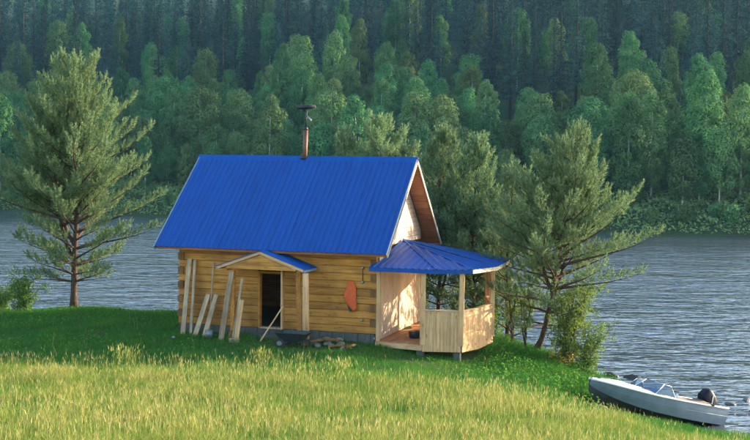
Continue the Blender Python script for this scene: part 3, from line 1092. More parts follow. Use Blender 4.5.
vs = []
for x in DX:
    for j in range(9):
        t = j / 4 - 1
        vs.append((x, t * gi(x, GW), gi(x, GZ) + .012 + .085 * (1 - t * t) * min(1, x * 1.6)))
dk = MB()
dk.add(vs, [(i * 9 + j, i * 9 + j + 1, (i + 1) * 9 + j + 1, (i + 1) * 9 + j) for i in range(len(DX) - 1) for j in range(8)], True)
dko = dk.build('foredeck', M['boat_white'], boat)
for s in (-1, 1):   # pressed ribs of the deck and grab rail
    MB().tube([(.45, s * .14, gi(.45, GZ) + .085), (.9, s * .22, gi(.9, GZ) + .105), (1.5, s * .30, gi(1.5, GZ) + .10)], [.008, .02, .012], 8).build('deck_rib', M['boat_white'], dko)
MB().box(.03, .2, -.045, .045, .82, .86).build('bow_cleat', M['alu'], dko)
hat = MB().box(.62, 1.05, -.16, .16, .80, .862).build('hatch', M['boat_white'], dko)
# side decks of the cockpit
for s in (-1, 1):
    vs = []
    for x in (1.7, 2.2, 2.8, 3.4, 4.28):
        vs += [(x, s * gi(x, GW), gi(x, GZ) + .014), (x, s * (gi(x, GW) - .13), gi(x, GZ) + .02)]
    MB().add(vs, [(2 * j, 2 * j + 2, 2 * j + 3, 2 * j + 1) for j in range(4)]).build('side_deck', M['boat_white'], boat)
# windscreen
ws = empty('windscreen_root')
bpy.data.objects.remove(ws)
A0, A1 = (1.52, .0, .80), (1.90, .0, 1.03)
B0, B1 = (1.74, .60, .70), (2.04, .54, .98)
D0, D1 = (2.42, .64, .665), (2.26, .58, .95)
wf = MB()
for s in (-1, 1):
    f_ = lambda p: (p[0], p[1] * s, p[2])
    wf.tube([A1, f_(B1), f_(D1)], .011, 6).tube([f_(B0), f_(B1)], .012, 6).tube([f_(D0), f_(D1)], .010, 6).tube([A0, f_(B0), f_(D0)], .009, 6)
wf.tube([A0, A1], .014, 6)
wfo = wf.build('windscreen', M['alu'], boat)
for s in (-1, 1):
    f_ = lambda p: (p[0], p[1] * s, p[2])
    MB().add([A0, f_(B0), f_(B1), A1], [(0, 1, 2, 3)]).build('pane', M['screen'], wfo)
    MB().add([f_(B0), f_(D0), f_(D1), f_(B1)], [(0, 1, 2, 3)]).build('pane', M['screen'], wfo)
# seats, cover
MB().beam((2.35, -.5, .42), (2.35, .5, .42), .36, .14, (0, 0, 1), .03).build('seat', M['seat_blue'], boat)
MB().beam((2.56, -.5, .62), (2.56, .5, .62), .09, .34, (.2, 0, 1), .03).build('backrest', M['seat_blue'], boat)
vs, fs = [], []
for i, x in enumerate(np.linspace(2.75, 3.95, 9)):
    for j, y in enumerate(np.linspace(-.56, .56, 9)):
        vs.append((x, y, .60 + .05 * math.sin(x * 5 + y * 3) * math.cos(y * 6) + .05 * (1 - (y / .56) ** 2)))
for i in range(8):
    for j in range(8):
        fs.append((i * 9 + j, i * 9 + j + 1, i * 9 + j + 10, i * 9 + j + 9))
cv = MB()
cv.add(vs, fs, True)
cvo = cv.build('cockpit_cover', M['tan'], boat)
# outboard motor, tilted up
mo = MB()
secs = [(-.04, .11, .13), (.04, .15, .19), (.22, .165, .215), (.42, .155, .20), (.50, .12, .15), (.52, .08, .10)]
vs = []
for z, a, b in secs:
    for k in range(14):
        t = 2 * math.pi * k / 14
        c, s = math.cos(t), math.sin(t)
        vs.append((math.copysign(abs(c) ** .4, c) * b, math.copysign(abs(s) ** .4, s) * a, z))
fs = [(i * 14 + k, i * 14 + (k + 1) % 14, (i + 1) * 14 + (k + 1) % 14, (i + 1) * 14 + k) for i in range(len(secs) - 1) for k in range(14)]
mo.add(vs, fs, True)
mo.f += [tuple(range(13, -1, -1)), tuple(len(vs) - 14 + k for k in range(14))]
mo.smooth += [False, False]
moo = mo.build('outboard_motor', M['motor'], boat)
moo.matrix_local = Matrix.Translation((4.36, .02, .56)) @ Matrix.Rotation(R(-46), 4, 'Y')
MB().box(-.08, .10, -.05, .05, -.75, .0).build('motor_leg', M['motor'], moo)
MB().box(-.12, .22, -.09, .09, -.62, -.60).build('cavitation_plate', M['motor'], moo)
MB().tube([(-.16, 0, -.78), (.12, 0, -.78), (.2, 0, -.78)], [.02, .06, .05], 10).build('gearcase', M['motor'], moo)
MB().box(-.14, -.02, -.11, .11, -.30, -.02).build('clamp', M['darkmetal'], moo)
MB().beam((-.06, -.170, .14), (.12, -.170, .30), .035, .012, (0, 1, 0)).build('motor_badge', M['alu'], moo)
MB().beam((3.62, -.76, .63), (3.70, -.77, .63), .05, .05).build('rowlock', M['black'], ho)

# driftwood and stones near the boat
for i, (px, py, s, mat, lab) in enumerate([
        (8.35, 41.2, (.75, .4, .42), 'darkstone', 'dark wet stone in the water behind the bow, left one'),
        (9.05, 40.9, (.8, .4, .36), 'darkstone', 'dark wet stone in the water behind the bow, right one'),
        (11.2, 36.6, (.7, .4, .22), 'darkstone', 'low dark stone in the water right of the boat stern'),
        (12.0, 37.3, (.9, .4, .24), 'darkstone', 'farther low dark stone in the water beyond the motor'),
        (11.5, 35.4, (.5, .3, .18), 'darkstone', 'smallest dark stone in shallow water by the transom')]):
    rock('river_stone', (px, py, WATER_Z - s[2] * .10), s, 300 + i, mat, lab)
dw = MB().tube([(0, 0, 0), (.25, .05, .02), (.6, .02, -.06)], [.06, .07, .04], 8).build('driftwood', M['plank'])
dw.location = (6.0, 31.55, g1(6.0, 31.55) + .09)
dw.rotation_euler = (0, R(18), R(-22))
tag(dw, 'pale piece of driftwood on the grass under the bow', 'driftwood')

# ------------------------------------------------------------------ pines


def needles(tp, td, ts, g, per=20, ln=.12, wd=.0125):
    """bottle-brush tufts of thin triangles"""
    n = len(tp)
    tp, td, ts = np.repeat(tp, per, 0), np.repeat(unit(td), per, 0), np.repeat(ts, per)[:, None]
    N = n * per
    a = g.normal(size=(N, 3))
    a = unit(a - td * (a * td).sum(1, keepdims=True))
    along = g.random((N, 1))
    ang = R(62) - along * R(38) + g.normal(size=(N, 1)) * .12
    d = unit(td * np.cos(ang) + a * np.sin(ang))
    base = tp + td * along * ts * .32
    L_ = ts * ln * (.95 - .4 * along) * g.uniform(.8, 1.2, (N, 1)) * 1.25
    sd = unit(np.cross(d, g.normal(size=(N, 3))))
    w = wd * ts
    v = np.stack([base + sd * w, base - sd * w, base + d * L_], 1)
    return v.reshape(-1, 3), np.arange(3 * N).reshape(N, 3)


def pine(name, base, H, cr, bh, tr, label, seed, lean=(0, 0), forks=0, per=20, tuft=1.0, low_droop=0., dens=1.0, profile=1.0, group=None, bow=1.2):
    g = np.random.default_rng(seed)
    rd = random.Random(seed)
    bz = g1(base[0], base[1]) - .1
    root = empty(name, (base[0], base[1], bz))
    tag(root, label, 'pine', group)
    tb = MB()
    n = 14

    def axis(t, k=0):
        wob = .10 * math.sin(t * 7 + seed) * t
        return Vector((lean[0] * t ** bow + wob, lean[1] * t + wob * .6, H * t))
    tb.tube([axis(i / n) for i in range(n + 1)], [tr * (1 - .93 * (i / n) ** .9) + .006 + (.4 * tr if i == 0 else 0) for i in range(n + 1)], 9)
    stems = [(axis, 0.0)]
    for k in range(forks):    # extra rising leaders low on the trunk
        t0 = bh / H + .08 + .07 * k
        ph = rd.uniform(0, 6.28)
        o0 = axis(t0)
        dx, dy = math.cos(ph), math.sin(ph)
        rr_ = cr * rd.uniform(.14, .24)
        top = H * rd.uniform(.66, .8)

        def ax2(t, o0=o0, dx=dx, dy=dy, rr_=rr_, top=top):
            s = min(1, t * 2.2)
            b = rr_ * (1 - (1 - s) ** 2)
            return Vector((o0.x + dx * b + lean[0] * .4 * t, o0.y + dy * b, o0.z + (top - o0.z) * t))
        tb.tube([ax2(i / 9) for i in range(10)], [tr * .62 * (1 - .9 * i / 9) + .005 for i in range(10)], 7)
        stems.append((ax2, .15))
    P, D, Z = [], [], []
    ph = rd.uniform(0, 6.28)
    for si, (ax, tmin) in enumerate(stems):
        z = bh if si == 0 else stems[si][0](.25).z
        ztop = ax(1).z
        while z < ztop - .1:
            t = (z - ax(0).z) / (ztop - ax(0).z)
            c = ax(max(0, min(1, t)))
            q = (z - bh) / (H - bh)
            nb = rd.choice((3, 4, 4, 5)) if q < .85 else 4
            # crown outline: widest a third up, pointed at the top
            rad = cr * min(1.0, .55 + 1.5 * q) * (1 - max(0, q - .22) / .78) ** (.75 * profile)
            if si:
                rad *= .72
            for b in range(nb):
                ph += 2.4 + rd.uniform(-.5, .5)
                L_ = max(.14, rad * rd.uniform(.55, 1.12))
                el = R(17) + q * R(40) + rd.uniform(-.16, .16) - low_droop * max(0, .35 - q)
                pts = []
                ns = 6
                cur = Vector(c)
                azi = ph
                for s in range(ns + 1):
                    pts.append(cur.copy())
                    e2 = el - .12 * math.sin(s / ns * 3.1) + .5 * (s / ns) ** 2 * (.5 + .5 * q)
                    azi += rd.uniform(-.14, .14)
                    cur = cur + Vector((math.cos(azi) * math.cos(e2), math.sin(azi) * math.cos(e2), math.sin(e2))) * (L_ / ns)
                tb.tube(pts, [max(.005, (.008 + .0115 * L_) * (1 - s / ns) * (1.5 - q)) for s in range(ns + 1)], 5, False)
                # twigs and tufts
                steps = max(4, int(L_ * 10.5 * dens))
                for s in range(steps):
                    f = (s + rd.random()) / steps
                    if f < .22 and L_ > .7:
                        continue
                    i0 = min(ns - 1, int(f * ns))
                    p = pts[i0].lerp(pts[i0 + 1], f * ns - i0)
                    dr = (pts[i0 + 1] - pts[i0]).normalized()
                    side = Vector((-dr.y, dr.x, 0)) * rd.choice((-1, 1))
                    tl = rd.uniform(.08, .42) * (1.12 - f * .7) * min(1.3, .45 + L_ * .4)
                    dirv = (dr * .7 + side * rd.uniform(.2, 1.) + Vector((0, 0, rd.uniform(.05, .75)))).normalized()
                    tip = p + dirv * tl
                    for m in range(2 if tl > .17 else 1):
                        pp = p.lerp(tip, 1 - m * .5)
                        dd = (dirv * .65 + Vector((rd.uniform(-.35, .35), rd.uniform(-.35, .35), rd.uniform(.25, 1.15)))).normalized()
                        P.append(pp)
                        D.append(dd)
                        Z.append(rd.uniform(.75, 1.25) * tuft)
                P.append(pts[-1])
                D.append((pts[-1] - pts[-2]).normalized() + Vector((0, 0, .5)))
                Z.append(1.3 * tuft)
            z += rd.uniform(.20, .34) * (1.15 - .3 * q)
        for m in range(5):
            P.append(ax(1) + Vector((0, 0, -.22 + .1 * m)))
            D.append(Vector((rd.uniform(-.2, .2), rd.uniform(-.2, .2), 1)))
            Z.append(1.2 * tuft)
    tb.build('trunk', M['bark'], root)
    v, f = needles(np.array([tuple(p) for p in P]), np.array([tuple(p) for p in D]), np.array(Z), g, per)
    link('crown', np_mesh('crown', v, f), M['pine'], root)
    return root


pine('pine_tree', (-10.75, 42.1), 8.6, 3.45, 1.05, .12, 'tall pine with orange trunk standing alone left of the cabin', 11, lean=(.15, 0), forks=2, per=26, dens=1.4, tuft=.88, profile=.62)
pine('pine_tree', (-16.2, 43.0), 7.0, 2.9, .9, .15, 'pine at the left picture edge, only branch tips showing', 12, per=18)
pine('pine_tree', (5.0, 36.6), 6.95, 3.35, .95, .09, 'broad sunlit pine with leaning trunk right of the porch', 21, lean=(1.25, .1), forks=2, per=26, low_droop=.7, dens=1.3, tuft=.88, profile=1.1, bow=.62)
pine('pine_tree', (2.25, 41.4), 7.05, 2.0, .9, .08, 'dense pine directly behind the porch roof', 31, lean=(.1, 0), forks=1, per=24, profile=.7, dens=1.5)
pine('pine_tree', (3.45, 40.7), 7.05, 2.1, .9, .08, 'dense pine behind porch, between gable pine and leaning pine', 32, forks=1, per=24, profile=.7, dens=1.5)
pine('pine_tree', (4.55, 40.0), 6.5, 1.9, .8, .075, 'smaller pine half hidden behind the leaning pine left side', 33, per=20)
pine('pine_tree', (.15, 44.2), 8.15, 2.3, 2.2, .11, 'tallest pine crown rising above the roof ridge right end', 34, per=22, forks=2, profile=.5, dens=1.3)
pine('pine_tree', (-1.1, 44.1), 7.5, 1.6, 2.2, .08, 'slim young pine tip left of the tallest one above ridge', 35, per=22, profile=.55)
pine('pine_tree', (1.3, 43.6), 7.15, 1.7, 1.6, .09, 'pine tip just above the roof gable peak', 36, per=22, profile=.55)


# ------------------------------------------------------------------ leafy shrubs
def shrub(name, base, H, rad, n, label, seed, leaf=.09, mat='shrub_leaf', stems=6, cat='shrub', cz=None, group=None, low=.12, root_z=None):
    g = np.random.default_rng(seed)
    rd = random.Random(seed)
    bz = (g1(base[0], base[1]) if root_z is None else root_z) - .05
    root = empty(name, (base[0], base[1], bz))
    tag(root, label, cat, group)
    tb = MB()
    cl = []
    for k in range(stems):
        ph = rd.uniform(0, 6.28)
        L_ = H * rd.uniform(.65, 1.0)
        pts = [Vector((0, 0, 0))]
        r_ = rad * rd.uniform(.3, .95)
        for s in range(1, 7):
            t = s / 6
            pts.append(Vector((math.cos(ph) * r_ * t ** 1.4 + rd.uniform(-.03, .03) * H, math.sin(ph) * r_ * t ** 1.4 + rd.uniform(-.03, .03) * H, L_ * t)))
        tb.tube(pts, [.012 * H * (1 - s / 7.5) + .003 for s in range(7)], 6, False)
        for s in range(1, 7):
            if pts[s].z > H * low:
                cl.append((pts[s], rad * rd.uniform(.16, .32)))
                for _ in range(2):
                    q = pts[s] + Vector((rd.uniform(-1, 1), rd.uniform(-1, 1), rd.uniform(-.5, .7))) * rad * .38
                    if q.z > .05:
                        tb.tube([pts[s], q], [.005 * H, .002], 4, False)
                        cl.append((q, rad * rd.uniform(.14, .28)))
    tb.build('stem', M['twigbark'], root)
    idx = g.integers(0, len(cl), n)
    cen = np.array([tuple(c[0]) for c in cl])[idx]
    cr_ = np.array([c[1] for c in cl])[idx][:, None]
    off = unit(g.normal(size=(n, 3))) * g.random((n, 1)) ** .5
    pos = cen + off * cr_ * np.array([1, 1, 1.1])
    pos[:, 2] = np.maximum(pos[:, 2], .05)
    nr = off + g.normal(size=(n, 3)) * .6 + np.array([0, 0, .35])
    v, f = leaf_quads(pos, nr, leaf * g.uniform(.6, 1.3, n), .55, g)
    link('foliage', np_mesh('foliage', v, f), M[mat], root)
    return root


shrub('willow_shrub', (5.85, 35.9), 2.6, 1.0, 5200, 'light green leafy shrub growing round the leaning pine trunk', 41, .085, stems=9)
shrub('willow_shrub', (6.5, 35.9), 1.6, .75, 2400, 'lower leafy shrub on the bank just above the boat bow', 42, .08, stems=7)
shrub('sapling', (4.35, 36.9), 2.5, .4, 420, 'thin sparse sapling on the bank left of the leaning pine', 43, .08, stems=4, cat='sapling', low=.3)
shrub('sapling', (4.75, 36.4), 2.2, .35, 320, 'second sparse sapling close to the leaning pine trunk', 44, .08, stems=3, cat='sapling', low=.3)
shrub('leafy_bush', (-12.5, 42.0), 1.25, .8, 3200, 'sunlit yellow-green bush left of the lone pine trunk', 45, .08, stems=10)
shrub('leafy_bush', (-13.5, 42.3), 1.0, .7, 2200, 'low bush at the left edge below the pine branches', 46, .08, stems=8)
shrub('ochre_bush', (5.75, 35.5), .55, .5, 500, 'small ochre-leaved bush at the foot of the leaning pine', 48, .07, 'ochre_leaf', 8)
shrub('bank_bush', (3.35, 37.0), 1.0, .5, 800, 'green bush beside the porch on its river side', 49, .08, 'herb_leaf', 8)
shrub('bank_bush', (3.9, 38.3), 1.5, .7, 900, 'darker bush behind the porch above the waterline', 50, .08, 'herb_leaf', 8)

# ------------------------------------------------------------------ far forest
def birch_proto(seed, H, cr, nleaf, slender=1.0):
    g = np.random.default_rng(seed)
    rd = random.Random(seed)
    tb = MB()
    bh = H * rd.uniform(.10, .24)
    lean = (rd.uniform(-.05, .05) * H, rd.uniform(-.03, .03) * H)
    ax = lambda t: Vector((lean[0] * t * t + .04 * H * .15 * math.sin(5 * t + seed), lean[1] * t, H * t))
    tb.tube([ax(i / 8 * .96) for i in range(9)], [H * .0105 * (1 - .85 * i / 8) + .02 for i in range(9)], 6)
    cl = []
    nb = 38
    mid = bh + (H - bh) * .45
    for k in range(nb):
        q = (k + .5 * rd.random()) / nb
        z = bh + (H - bh) * q
        prof = math.sin(math.pi * (.16 + .78 * q) ** 1.05) ** .6
        R_ = cr * prof * rd.uniform(.45, .80) * slender
        ph = k * 2.4 + rd.uniform(-.5, .5)
        p0 = ax(z / H * .93)
        cl.append((p0 + Vector((math.cos(ph) * R_, math.sin(ph) * R_, rd.uniform(-.2, .3))), cr * slender * rd.uniform(.26, .42) * (.45 + .55 * prof)))
    cl.append((ax(.93), cr * .26))
    cl.append((ax(.85), cr * .36))
    wt = np.array([c[1] ** 2 for c in cl])
    idx = g.choice(len(cl), nleaf, p=wt / wt.sum())
    cen = np.array([tuple(c[0]) for c in cl])[idx]
    rad = np.array([c[1] for c in cl])[idx][:, None]
    off = unit(g.normal(size=(nleaf, 3)))
    rr_ = .62 + .46 * g.random((nleaf, 1))
    off[:, 2] *= 1.05
    pos = cen + off * rad * rr_
    out_ = unit(pos - np.array([lean[0] * .3, lean[1] * .3, mid]))
    nr = off * .75 + out_ * .65 + g.normal(size=(nleaf, 3)) * .30 + np.array([0, 0, .15])
    v, f = leaf_quads(pos, nr, g.uniform(.15, .30, nleaf), .8, g)
    return tb.mesh('birch_trunk'), np_mesh('birch_crown', v, f)


def spruce_proto(seed, H, cr, tiers):
    g = np.random.default_rng(seed)
    rd = random.Random(seed)
    tb = MB()
    tb.tube([(0, 0, 0), (0, 0, H * .5), (0, 0, H * .98)], [H * .011, H * .007, .02], 6)
    P, Dn, Sz = [], [], []
    vs, fs = [], []
    z = H * rd.uniform(.06, .2)
    i = 0
    while z < H * .985:
        q = z / H
        rad = cr * (1 - q) ** .8 * rd.uniform(.75, 1.15) + .12
        nb = max(5, int(5 + rad * 3))
        for b in range(nb):
            ph = rd.uniform(0, 6.28)
            r_ = rad * rd.uniform(.6, 1.1)
            dr = np.array([math.cos(ph), math.sin(ph), 0.])
            drop = -.35 + .5 * q
            for s in np.linspace(.25, 1, max(2, int(r_ / .35))):
                c = np.array([0, 0, z]) + dr * r_ * s + np.array([0, 0, drop * r_ * s + .12 * r_ * s * s])
                for _ in range(4):
                    P.append(c + g.normal(size=3) * .16)
                    Dn.append(np.array([0, 0, .9]) + dr * .55 + g.normal(size=3) * .45)
                    Sz.append(rd.uniform(.22, .42) * (1.1 - .4 * q))
        z += .34 + .02 * H * (1 - q)
        i += 1
    v, f = leaf_quads(np.array(P), np.array(Dn), np.array(Sz), .5, g)
    return tb.mesh('spruce_trunk'), np_mesh('spruce_crown', v, f)


BIRCH = [birch_proto(200 + i, h, c, n, s) for i, (h, c, n, s) in enumerate(
    [(11, 2.7, 9500, 1.), (12.5, 3.1, 12000, 1.), (9, 2.6, 8000, 1.), (13.5, 2.8, 11000, .9), (10, 3.2, 10500, 1.), (8, 1.9, 5200, 1.), (12, 2.4, 9000, .9), (11.5, 3.4, 12500, 1.)])]
SPRUCE = [spruce_proto(260 + i, h, c, 20) for i, (h, c) in enumerate([(17, 2.5), (20, 2.7), (15, 2.2), (22, 2.6), (13, 2.1)])]
for t, c in BIRCH:
    t.materials.append(M['birchbark'])
    c.materials.append(M['birch_leaf'])
for t, c in SPRUCE:
    t.materials.append(M['sprucebark'])
    c.materials.append(M['spruce_needle'])


def px(x, y, z):
    """picture column/row (750 wide) of a world point, for the wording of labels"""
    dz = z - CAM_H
    yy = y * math.cos(PITCH) - dz * math.sin(PITCH)
    zz = y * math.sin(PITCH) + dz * math.cos(PITCH)
    a, b = FPX * x / yy, -FPX * zz / yy
    return 375 + a - b * ROLL, 220 + b + a * ROLL


def far_tree(kind, x, y, rz, sc, label, group, proto):
    t, c = proto
    z = float(fz(x, y))
    root = empty(kind + '_tree', (x, y, z - .1), rz)
    root.scale = (sc[0], sc[0], sc[1])
    tag(root, label, kind, group)
    for nm, me in (('trunk', t), ('crown', c)):
        ob_ = bpy.data.objects.new(nm, me)
        C.objects.link(ob_)
        ob_.parent = root
    return root


def zone(c):
    for lim, words in ((60, 'at the left edge'), (165, 'behind the lone pine'), (290, 'above the roof left half'), (345, 'behind the flue pipe'),
                       (430, 'above the gable'), (520, 'above the porch pines'), (610, 'behind the leaning pine'), (690, 'right of the leaning pine'), (2000, 'near the right edge')):
        if c < lim:
            return words


rd = random.Random(5)
placed = []


def try_place(x, y, dmin):
    for a, b in placed:
        if (a - x) ** 2 + (b - y) ** 2 < dmin * dmin:
            return False
    placed.append((x, y))
    return True


# distinct birches of the front row on the right, where trunks show
front = [(29.5, 137.5, 1, (.82, 1.05)), (35.2, 135.2, 5, (1.15, 1.05)), (37.6, 137, 5, (.8, .75)), (39.6, 136.0, 2, (.9, 1.0)), (42.8, 138.5, 3, (.95, 1.02)), (46.5, 135.5, 4, (.9, 1.1)), (33.0, 141, 6, (1., 1.1)), (25.5, 140.0, 0, (1., 1.08))]
flab = ['tall full birch rising just right of the leaning pine crown', 'slim birch with bare white trunk at the right river edge',
        'short thin birch between two white trunks on the right bank', 'medium birch with pale trunk left of the tallest right birch',
        'tallest birch of the right bank with pointed crown', 'wide birch cut by the right picture edge', 'birch standing behind the slim white-trunked one', 'birch partly hidden by the leaning pine top']
for (x, y, k, s), lb in zip(front, flab):
    placed.append((x, y))
    far_tree('birch', x, y, rd.uniform(0, 6), s, lb, 'birches on the far bank', BIRCH[k])
nb = 0
for i in range(9000):
    x = rd.uniform(-88, 72)
    d = rd.uniform(7, 56) if x < 15 else rd.uniform(9, 42)
    y = float(shore(x)) + d
    if abs(x) > y * .36 + 4:
        continue
    if not try_place(x, y, 4.3 if d < 30 else 4.9):
        continue
    k = rd.randrange(len(BIRCH))
    s = rd.choice((rd.uniform(.55, .8), rd.uniform(.75, 1.0), rd.uniform(.85, 1.15)))
    c, r_ = px(x, y, float(fz(x, y)) + 10)
    row = 'lower row' if d < 24 else ('middle rows' if d < 45 else 'upper rows')
    far_tree('birch', x, y, rd.uniform(0, 6), (s * rd.uniform(.9, 1.1), s), 'birch in the %s of the far wood, %s' % (row, zone(c)), 'birches of the far wood, %s, %s' % (row, zone(c)), BIRCH[k])
    nb += 1
    if nb >= 285:
        break
ns = 0
cand = []
for i in range(12000):
    x = rd.uniform(-125, 125)
    d = rd.uniform(40, 190)
    y = float(shore(x)) + d
    if abs(x) > y * .36 + 5:
        continue
    if d < 54 and rd.random() < .5:
        continue
    if not try_place(x, y, 5.4):
        continue
    cand.append((y, x, d))
cand.sort()
rest = []
for j, (y, x, d) in enumerate(cand):
    s = rd.uniform(.8, 1.15)
    k = rd.randrange(len(SPRUCE))
    if rd.random() < (.28 if d < 85 else .13) and j < 420:
        c, r_ = px(x, y, float(fz(x, y)) + 15)
        row = 'lower edge' if d < 80 else 'heart'
        far_tree('aspen', x, y, rd.uniform(0, 6), (.86 * s, 1.02 * s), 'round-crowned aspen in the %s of the upper forest, %s' % (row, zone(c)), 'aspens, %s of the upper forest, %s' % (row, zone(c)), BIRCH[k])
    elif ns < 295:
        c, r_ = px(x, y, float(fz(x, y)) + 15)
        row = 'lower edge' if d < 80 else 'heart'
        far_tree('spruce', x, y, rd.uniform(0, 6), (s * rd.uniform(.9, 1.1), s), 'spruce in the %s of the upper forest, %s' % (row, zone(c)), 'spruces, %s of the upper forest, %s' % (row, zone(c)), SPRUCE[k])
        ns += 1
    else:
        rest.append((x, y, s, k))
# the farthest spruces read as one mass
vsum, fsum, nv = [], [], 0
for x, y, s, k in rest:
    me = SPRUCE[k][1]
    co_ = np.empty(len(me.vertices) * 3, np.float32)
    me.vertices.foreach_get('co', co_)
    co_ = co_.reshape(-1, 4, 3)[::5]          # every third spray is enough so far away
    cen = co_.mean(1, keepdims=True)
    co_ = (cen + (co_ - cen) * 2.0).reshape(-1, 3) * s
    a = rd.uniform(0, 6)
    co_ = np.stack([co_[:, 0] * math.cos(a) - co_[:, 1] * math.sin(a) + x, co_[:, 0] * math.sin(a) + co_[:, 1] * math.cos(a) + y, co_[:, 2] + float(fz(x, y))], 1)
    vsum.append(co_)
    fsum.append(np.arange(len(co_)).reshape(-1, 4) + nv)
    nv += len(co_)
if rest:
    o = link('distant_forest', np_mesh('distant_forest', np.concatenate(vsum), np.concatenate(fsum)), M['spruce_needle'])
    tag(o, 'farthest spruces at the top of the wooded hill', 'forest', kind='stuff')
print('birch', nb, 'spruce', ns, 'rest', len(rest), 'rest faces', nv // 4)
ORD = 'leftmost second third fourth fifth sixth seventh eighth ninth tenth eleventh twelfth thirteenth fourteenth fifteenth sixteenth'.split()
rows_ = {}
for o in C.objects:
    if o.parent is None and o.get('group', '').startswith('birches of the far wood, lower row'):
        rows_.setdefault(o['group'], []).append((px(o.location.x, o.location.y, o.location.z)[0], o))
for gname, items in rows_.items():
    items.sort(key=lambda t: t[0])
    for i, (c, o) in enumerate(items[:16]):
        w_ = ORD[i] + (' birch' if i == 0 else ' birch from left') 
        o['label'] = '%s in the lower row of far wood, %s' % (w_, gname.split(', ')[-1])
# bushes along the far waterline
wl_rd = random.Random(9)
k = 0
x = -66.
while x < 52:
    y = float(shore(x)) + wl_rd.uniform(2.2, 5.5)
    h = wl_rd.uniform(1.4, 3.0)
    c, r_ = px(x, y, 0)
    shrub('shore_bush', (x, y), h, h * .8, 650, 'rounded bush on the far waterline, %s' % zone(c), 400 + k, .34, 'birch_leaf', 5, 'bush', group='far waterline bushes, %s' % zone(c), root_z=float(fz(x, y)))
    x += wl_rd.uniform(1.6, 3.6)
    k += 1

g = np.random.default_rng(77)
n = 30000
x = g.uniform(-64, 58, n)
d = g.uniform(.6, 15, n) ** 1.0
y = shore(x) + d
pos = np.stack([x, y, fz(x, y) + g.random(n) * (.25 + .9 * np.clip(np.sin(x * .9) * np.sin(y * .7 + x * .3), 0, 1))], 1)
vv, ff = leaf_quads(pos, g.normal(size=(n, 3)) * .6 + np.array([0, -.3, 1.]), g.uniform(.25, .6, n), .5, g)
o = link('far_bank_grass', np_mesh('far_bank_grass', vv, ff), M['birch_leaf'])
tag(o, 'rank green grass and herbs along the far waterline', 'grass', kind='stuff')

# ------------------------------------------------------------------ meadow grass
def noise2(x, y, s, seed):
    g = np.random.default_rng(seed)
    out = np.zeros_like(x)
    for k in range(6):
        a = g.uniform(0, 6.28)
        f_ = s * g.uniform(.6, 1.7)
        out += np.sin((x * math.cos(a) + y * math.sin(a)) * f_ + g.uniform(0, 6.28))
    return out / 3.2


def grass_field(n, seed):
    g = np.random.default_rng(seed)
    y = 15.5 + 30.5 * g.random(n) ** 1.0
    x = (g.random(n) * 2 - 1) * (.335 * y + 2.2)
    z = gz(x, y)
    # keep off water, cabin, porch, step, boat
    du, dv = x - HX, y - HY
    u = du * cH - dv * sH
    v = du * sH + dv * cH
    ok = z > WATER_Z + .03
    ok &= ~((u > -HL - .02) & (u < .05) & (v > -.06) & (v < HW))
    ok &= ~((u > 0) & (u < 2.85) & (v > .15) & (v < 4.6))
    ok &= ~((u > -3.8) & (u < -2.7) & (v > -.6) & (v < 0))
    bl = np.stack([x - bmx.translation.x, y - bmx.translation.y], 1)
    bu = bl @ np.array([math.cos(BPSI), math.sin(BPSI)])
    bv = bl @ np.array([-math.sin(BPSI), math.cos(BPSI)])
    bh_ = np.interp(bu, [.2, .6, 1.3, 2.2, 4.3], [.05, .35, .55, .66, .66])
    ok &= ~((bu > .2) & (bu < 4.35) & (np.abs(bv) < bh_))
    # trodden earth along the cabin front
    tro_ = np.exp(-(((u + 1.7) / 2.1) ** 2 + ((v + 1.4) / .7) ** 2))
    ok &= g.random(n) > tro_ * .93
    x, y, z, u, v = x[ok], y[ok], z[ok], u[ok], v[ok]
    return g, x, y, z, u, v


def blades(g, x, y, z, h, w, tint, bend):
    n = len(x)
    base = np.stack([x, y, z - .03], 1)
    a = g.uniform(0, 6.28, n)
    sd = np.stack([np.cos(a), np.sin(a), np.zeros(n)], 1)
    b = g.uniform(0, 6.28, n)
    bd = np.stack([np.cos(b), np.sin(b), np.zeros(n)], 1)
    up = np.array([0, 0, 1.])
    h = h[:, None]
    w = w[:, None]
    bend = bend[:, None]
    m = base + up * h * .55 + bd * h * bend * .22
    t = base + up * h * (1 - .25 * bend) + bd * h * bend * .8
    V = np.stack([base - sd * w, base + sd * w, m + sd * w * .75, m - sd * w * .75, t], 1)
    i = np.arange(n)[:, None] * 5
    F = np.concatenate([i + np.array([[0, 1, 2]]), i + np.array([[0, 2, 3]]), i + np.array([[3, 2, 4]])], 0)
    return V.reshape(-1, 3), F, np.repeat(tint, 5)


def grass_object(name, parts, label):
    V, F, T, o_ = [], [], [], 0
    for v, f, t in parts:
        V.append(v)
        F.append(f + o_)
        T.append(t)
        o_ += len(v)
    me = np_mesh(name, np.concatenate(V), np.concatenate(F))
    at = me.attributes.new('tint', 'FLOAT', 'POINT')
    at.data.foreach_set('value', np.concatenate(T).astype(np.float32))
    o = link(name, me, M['grass'])
    tag(o, label, 'grass', kind='stuff')
    return o


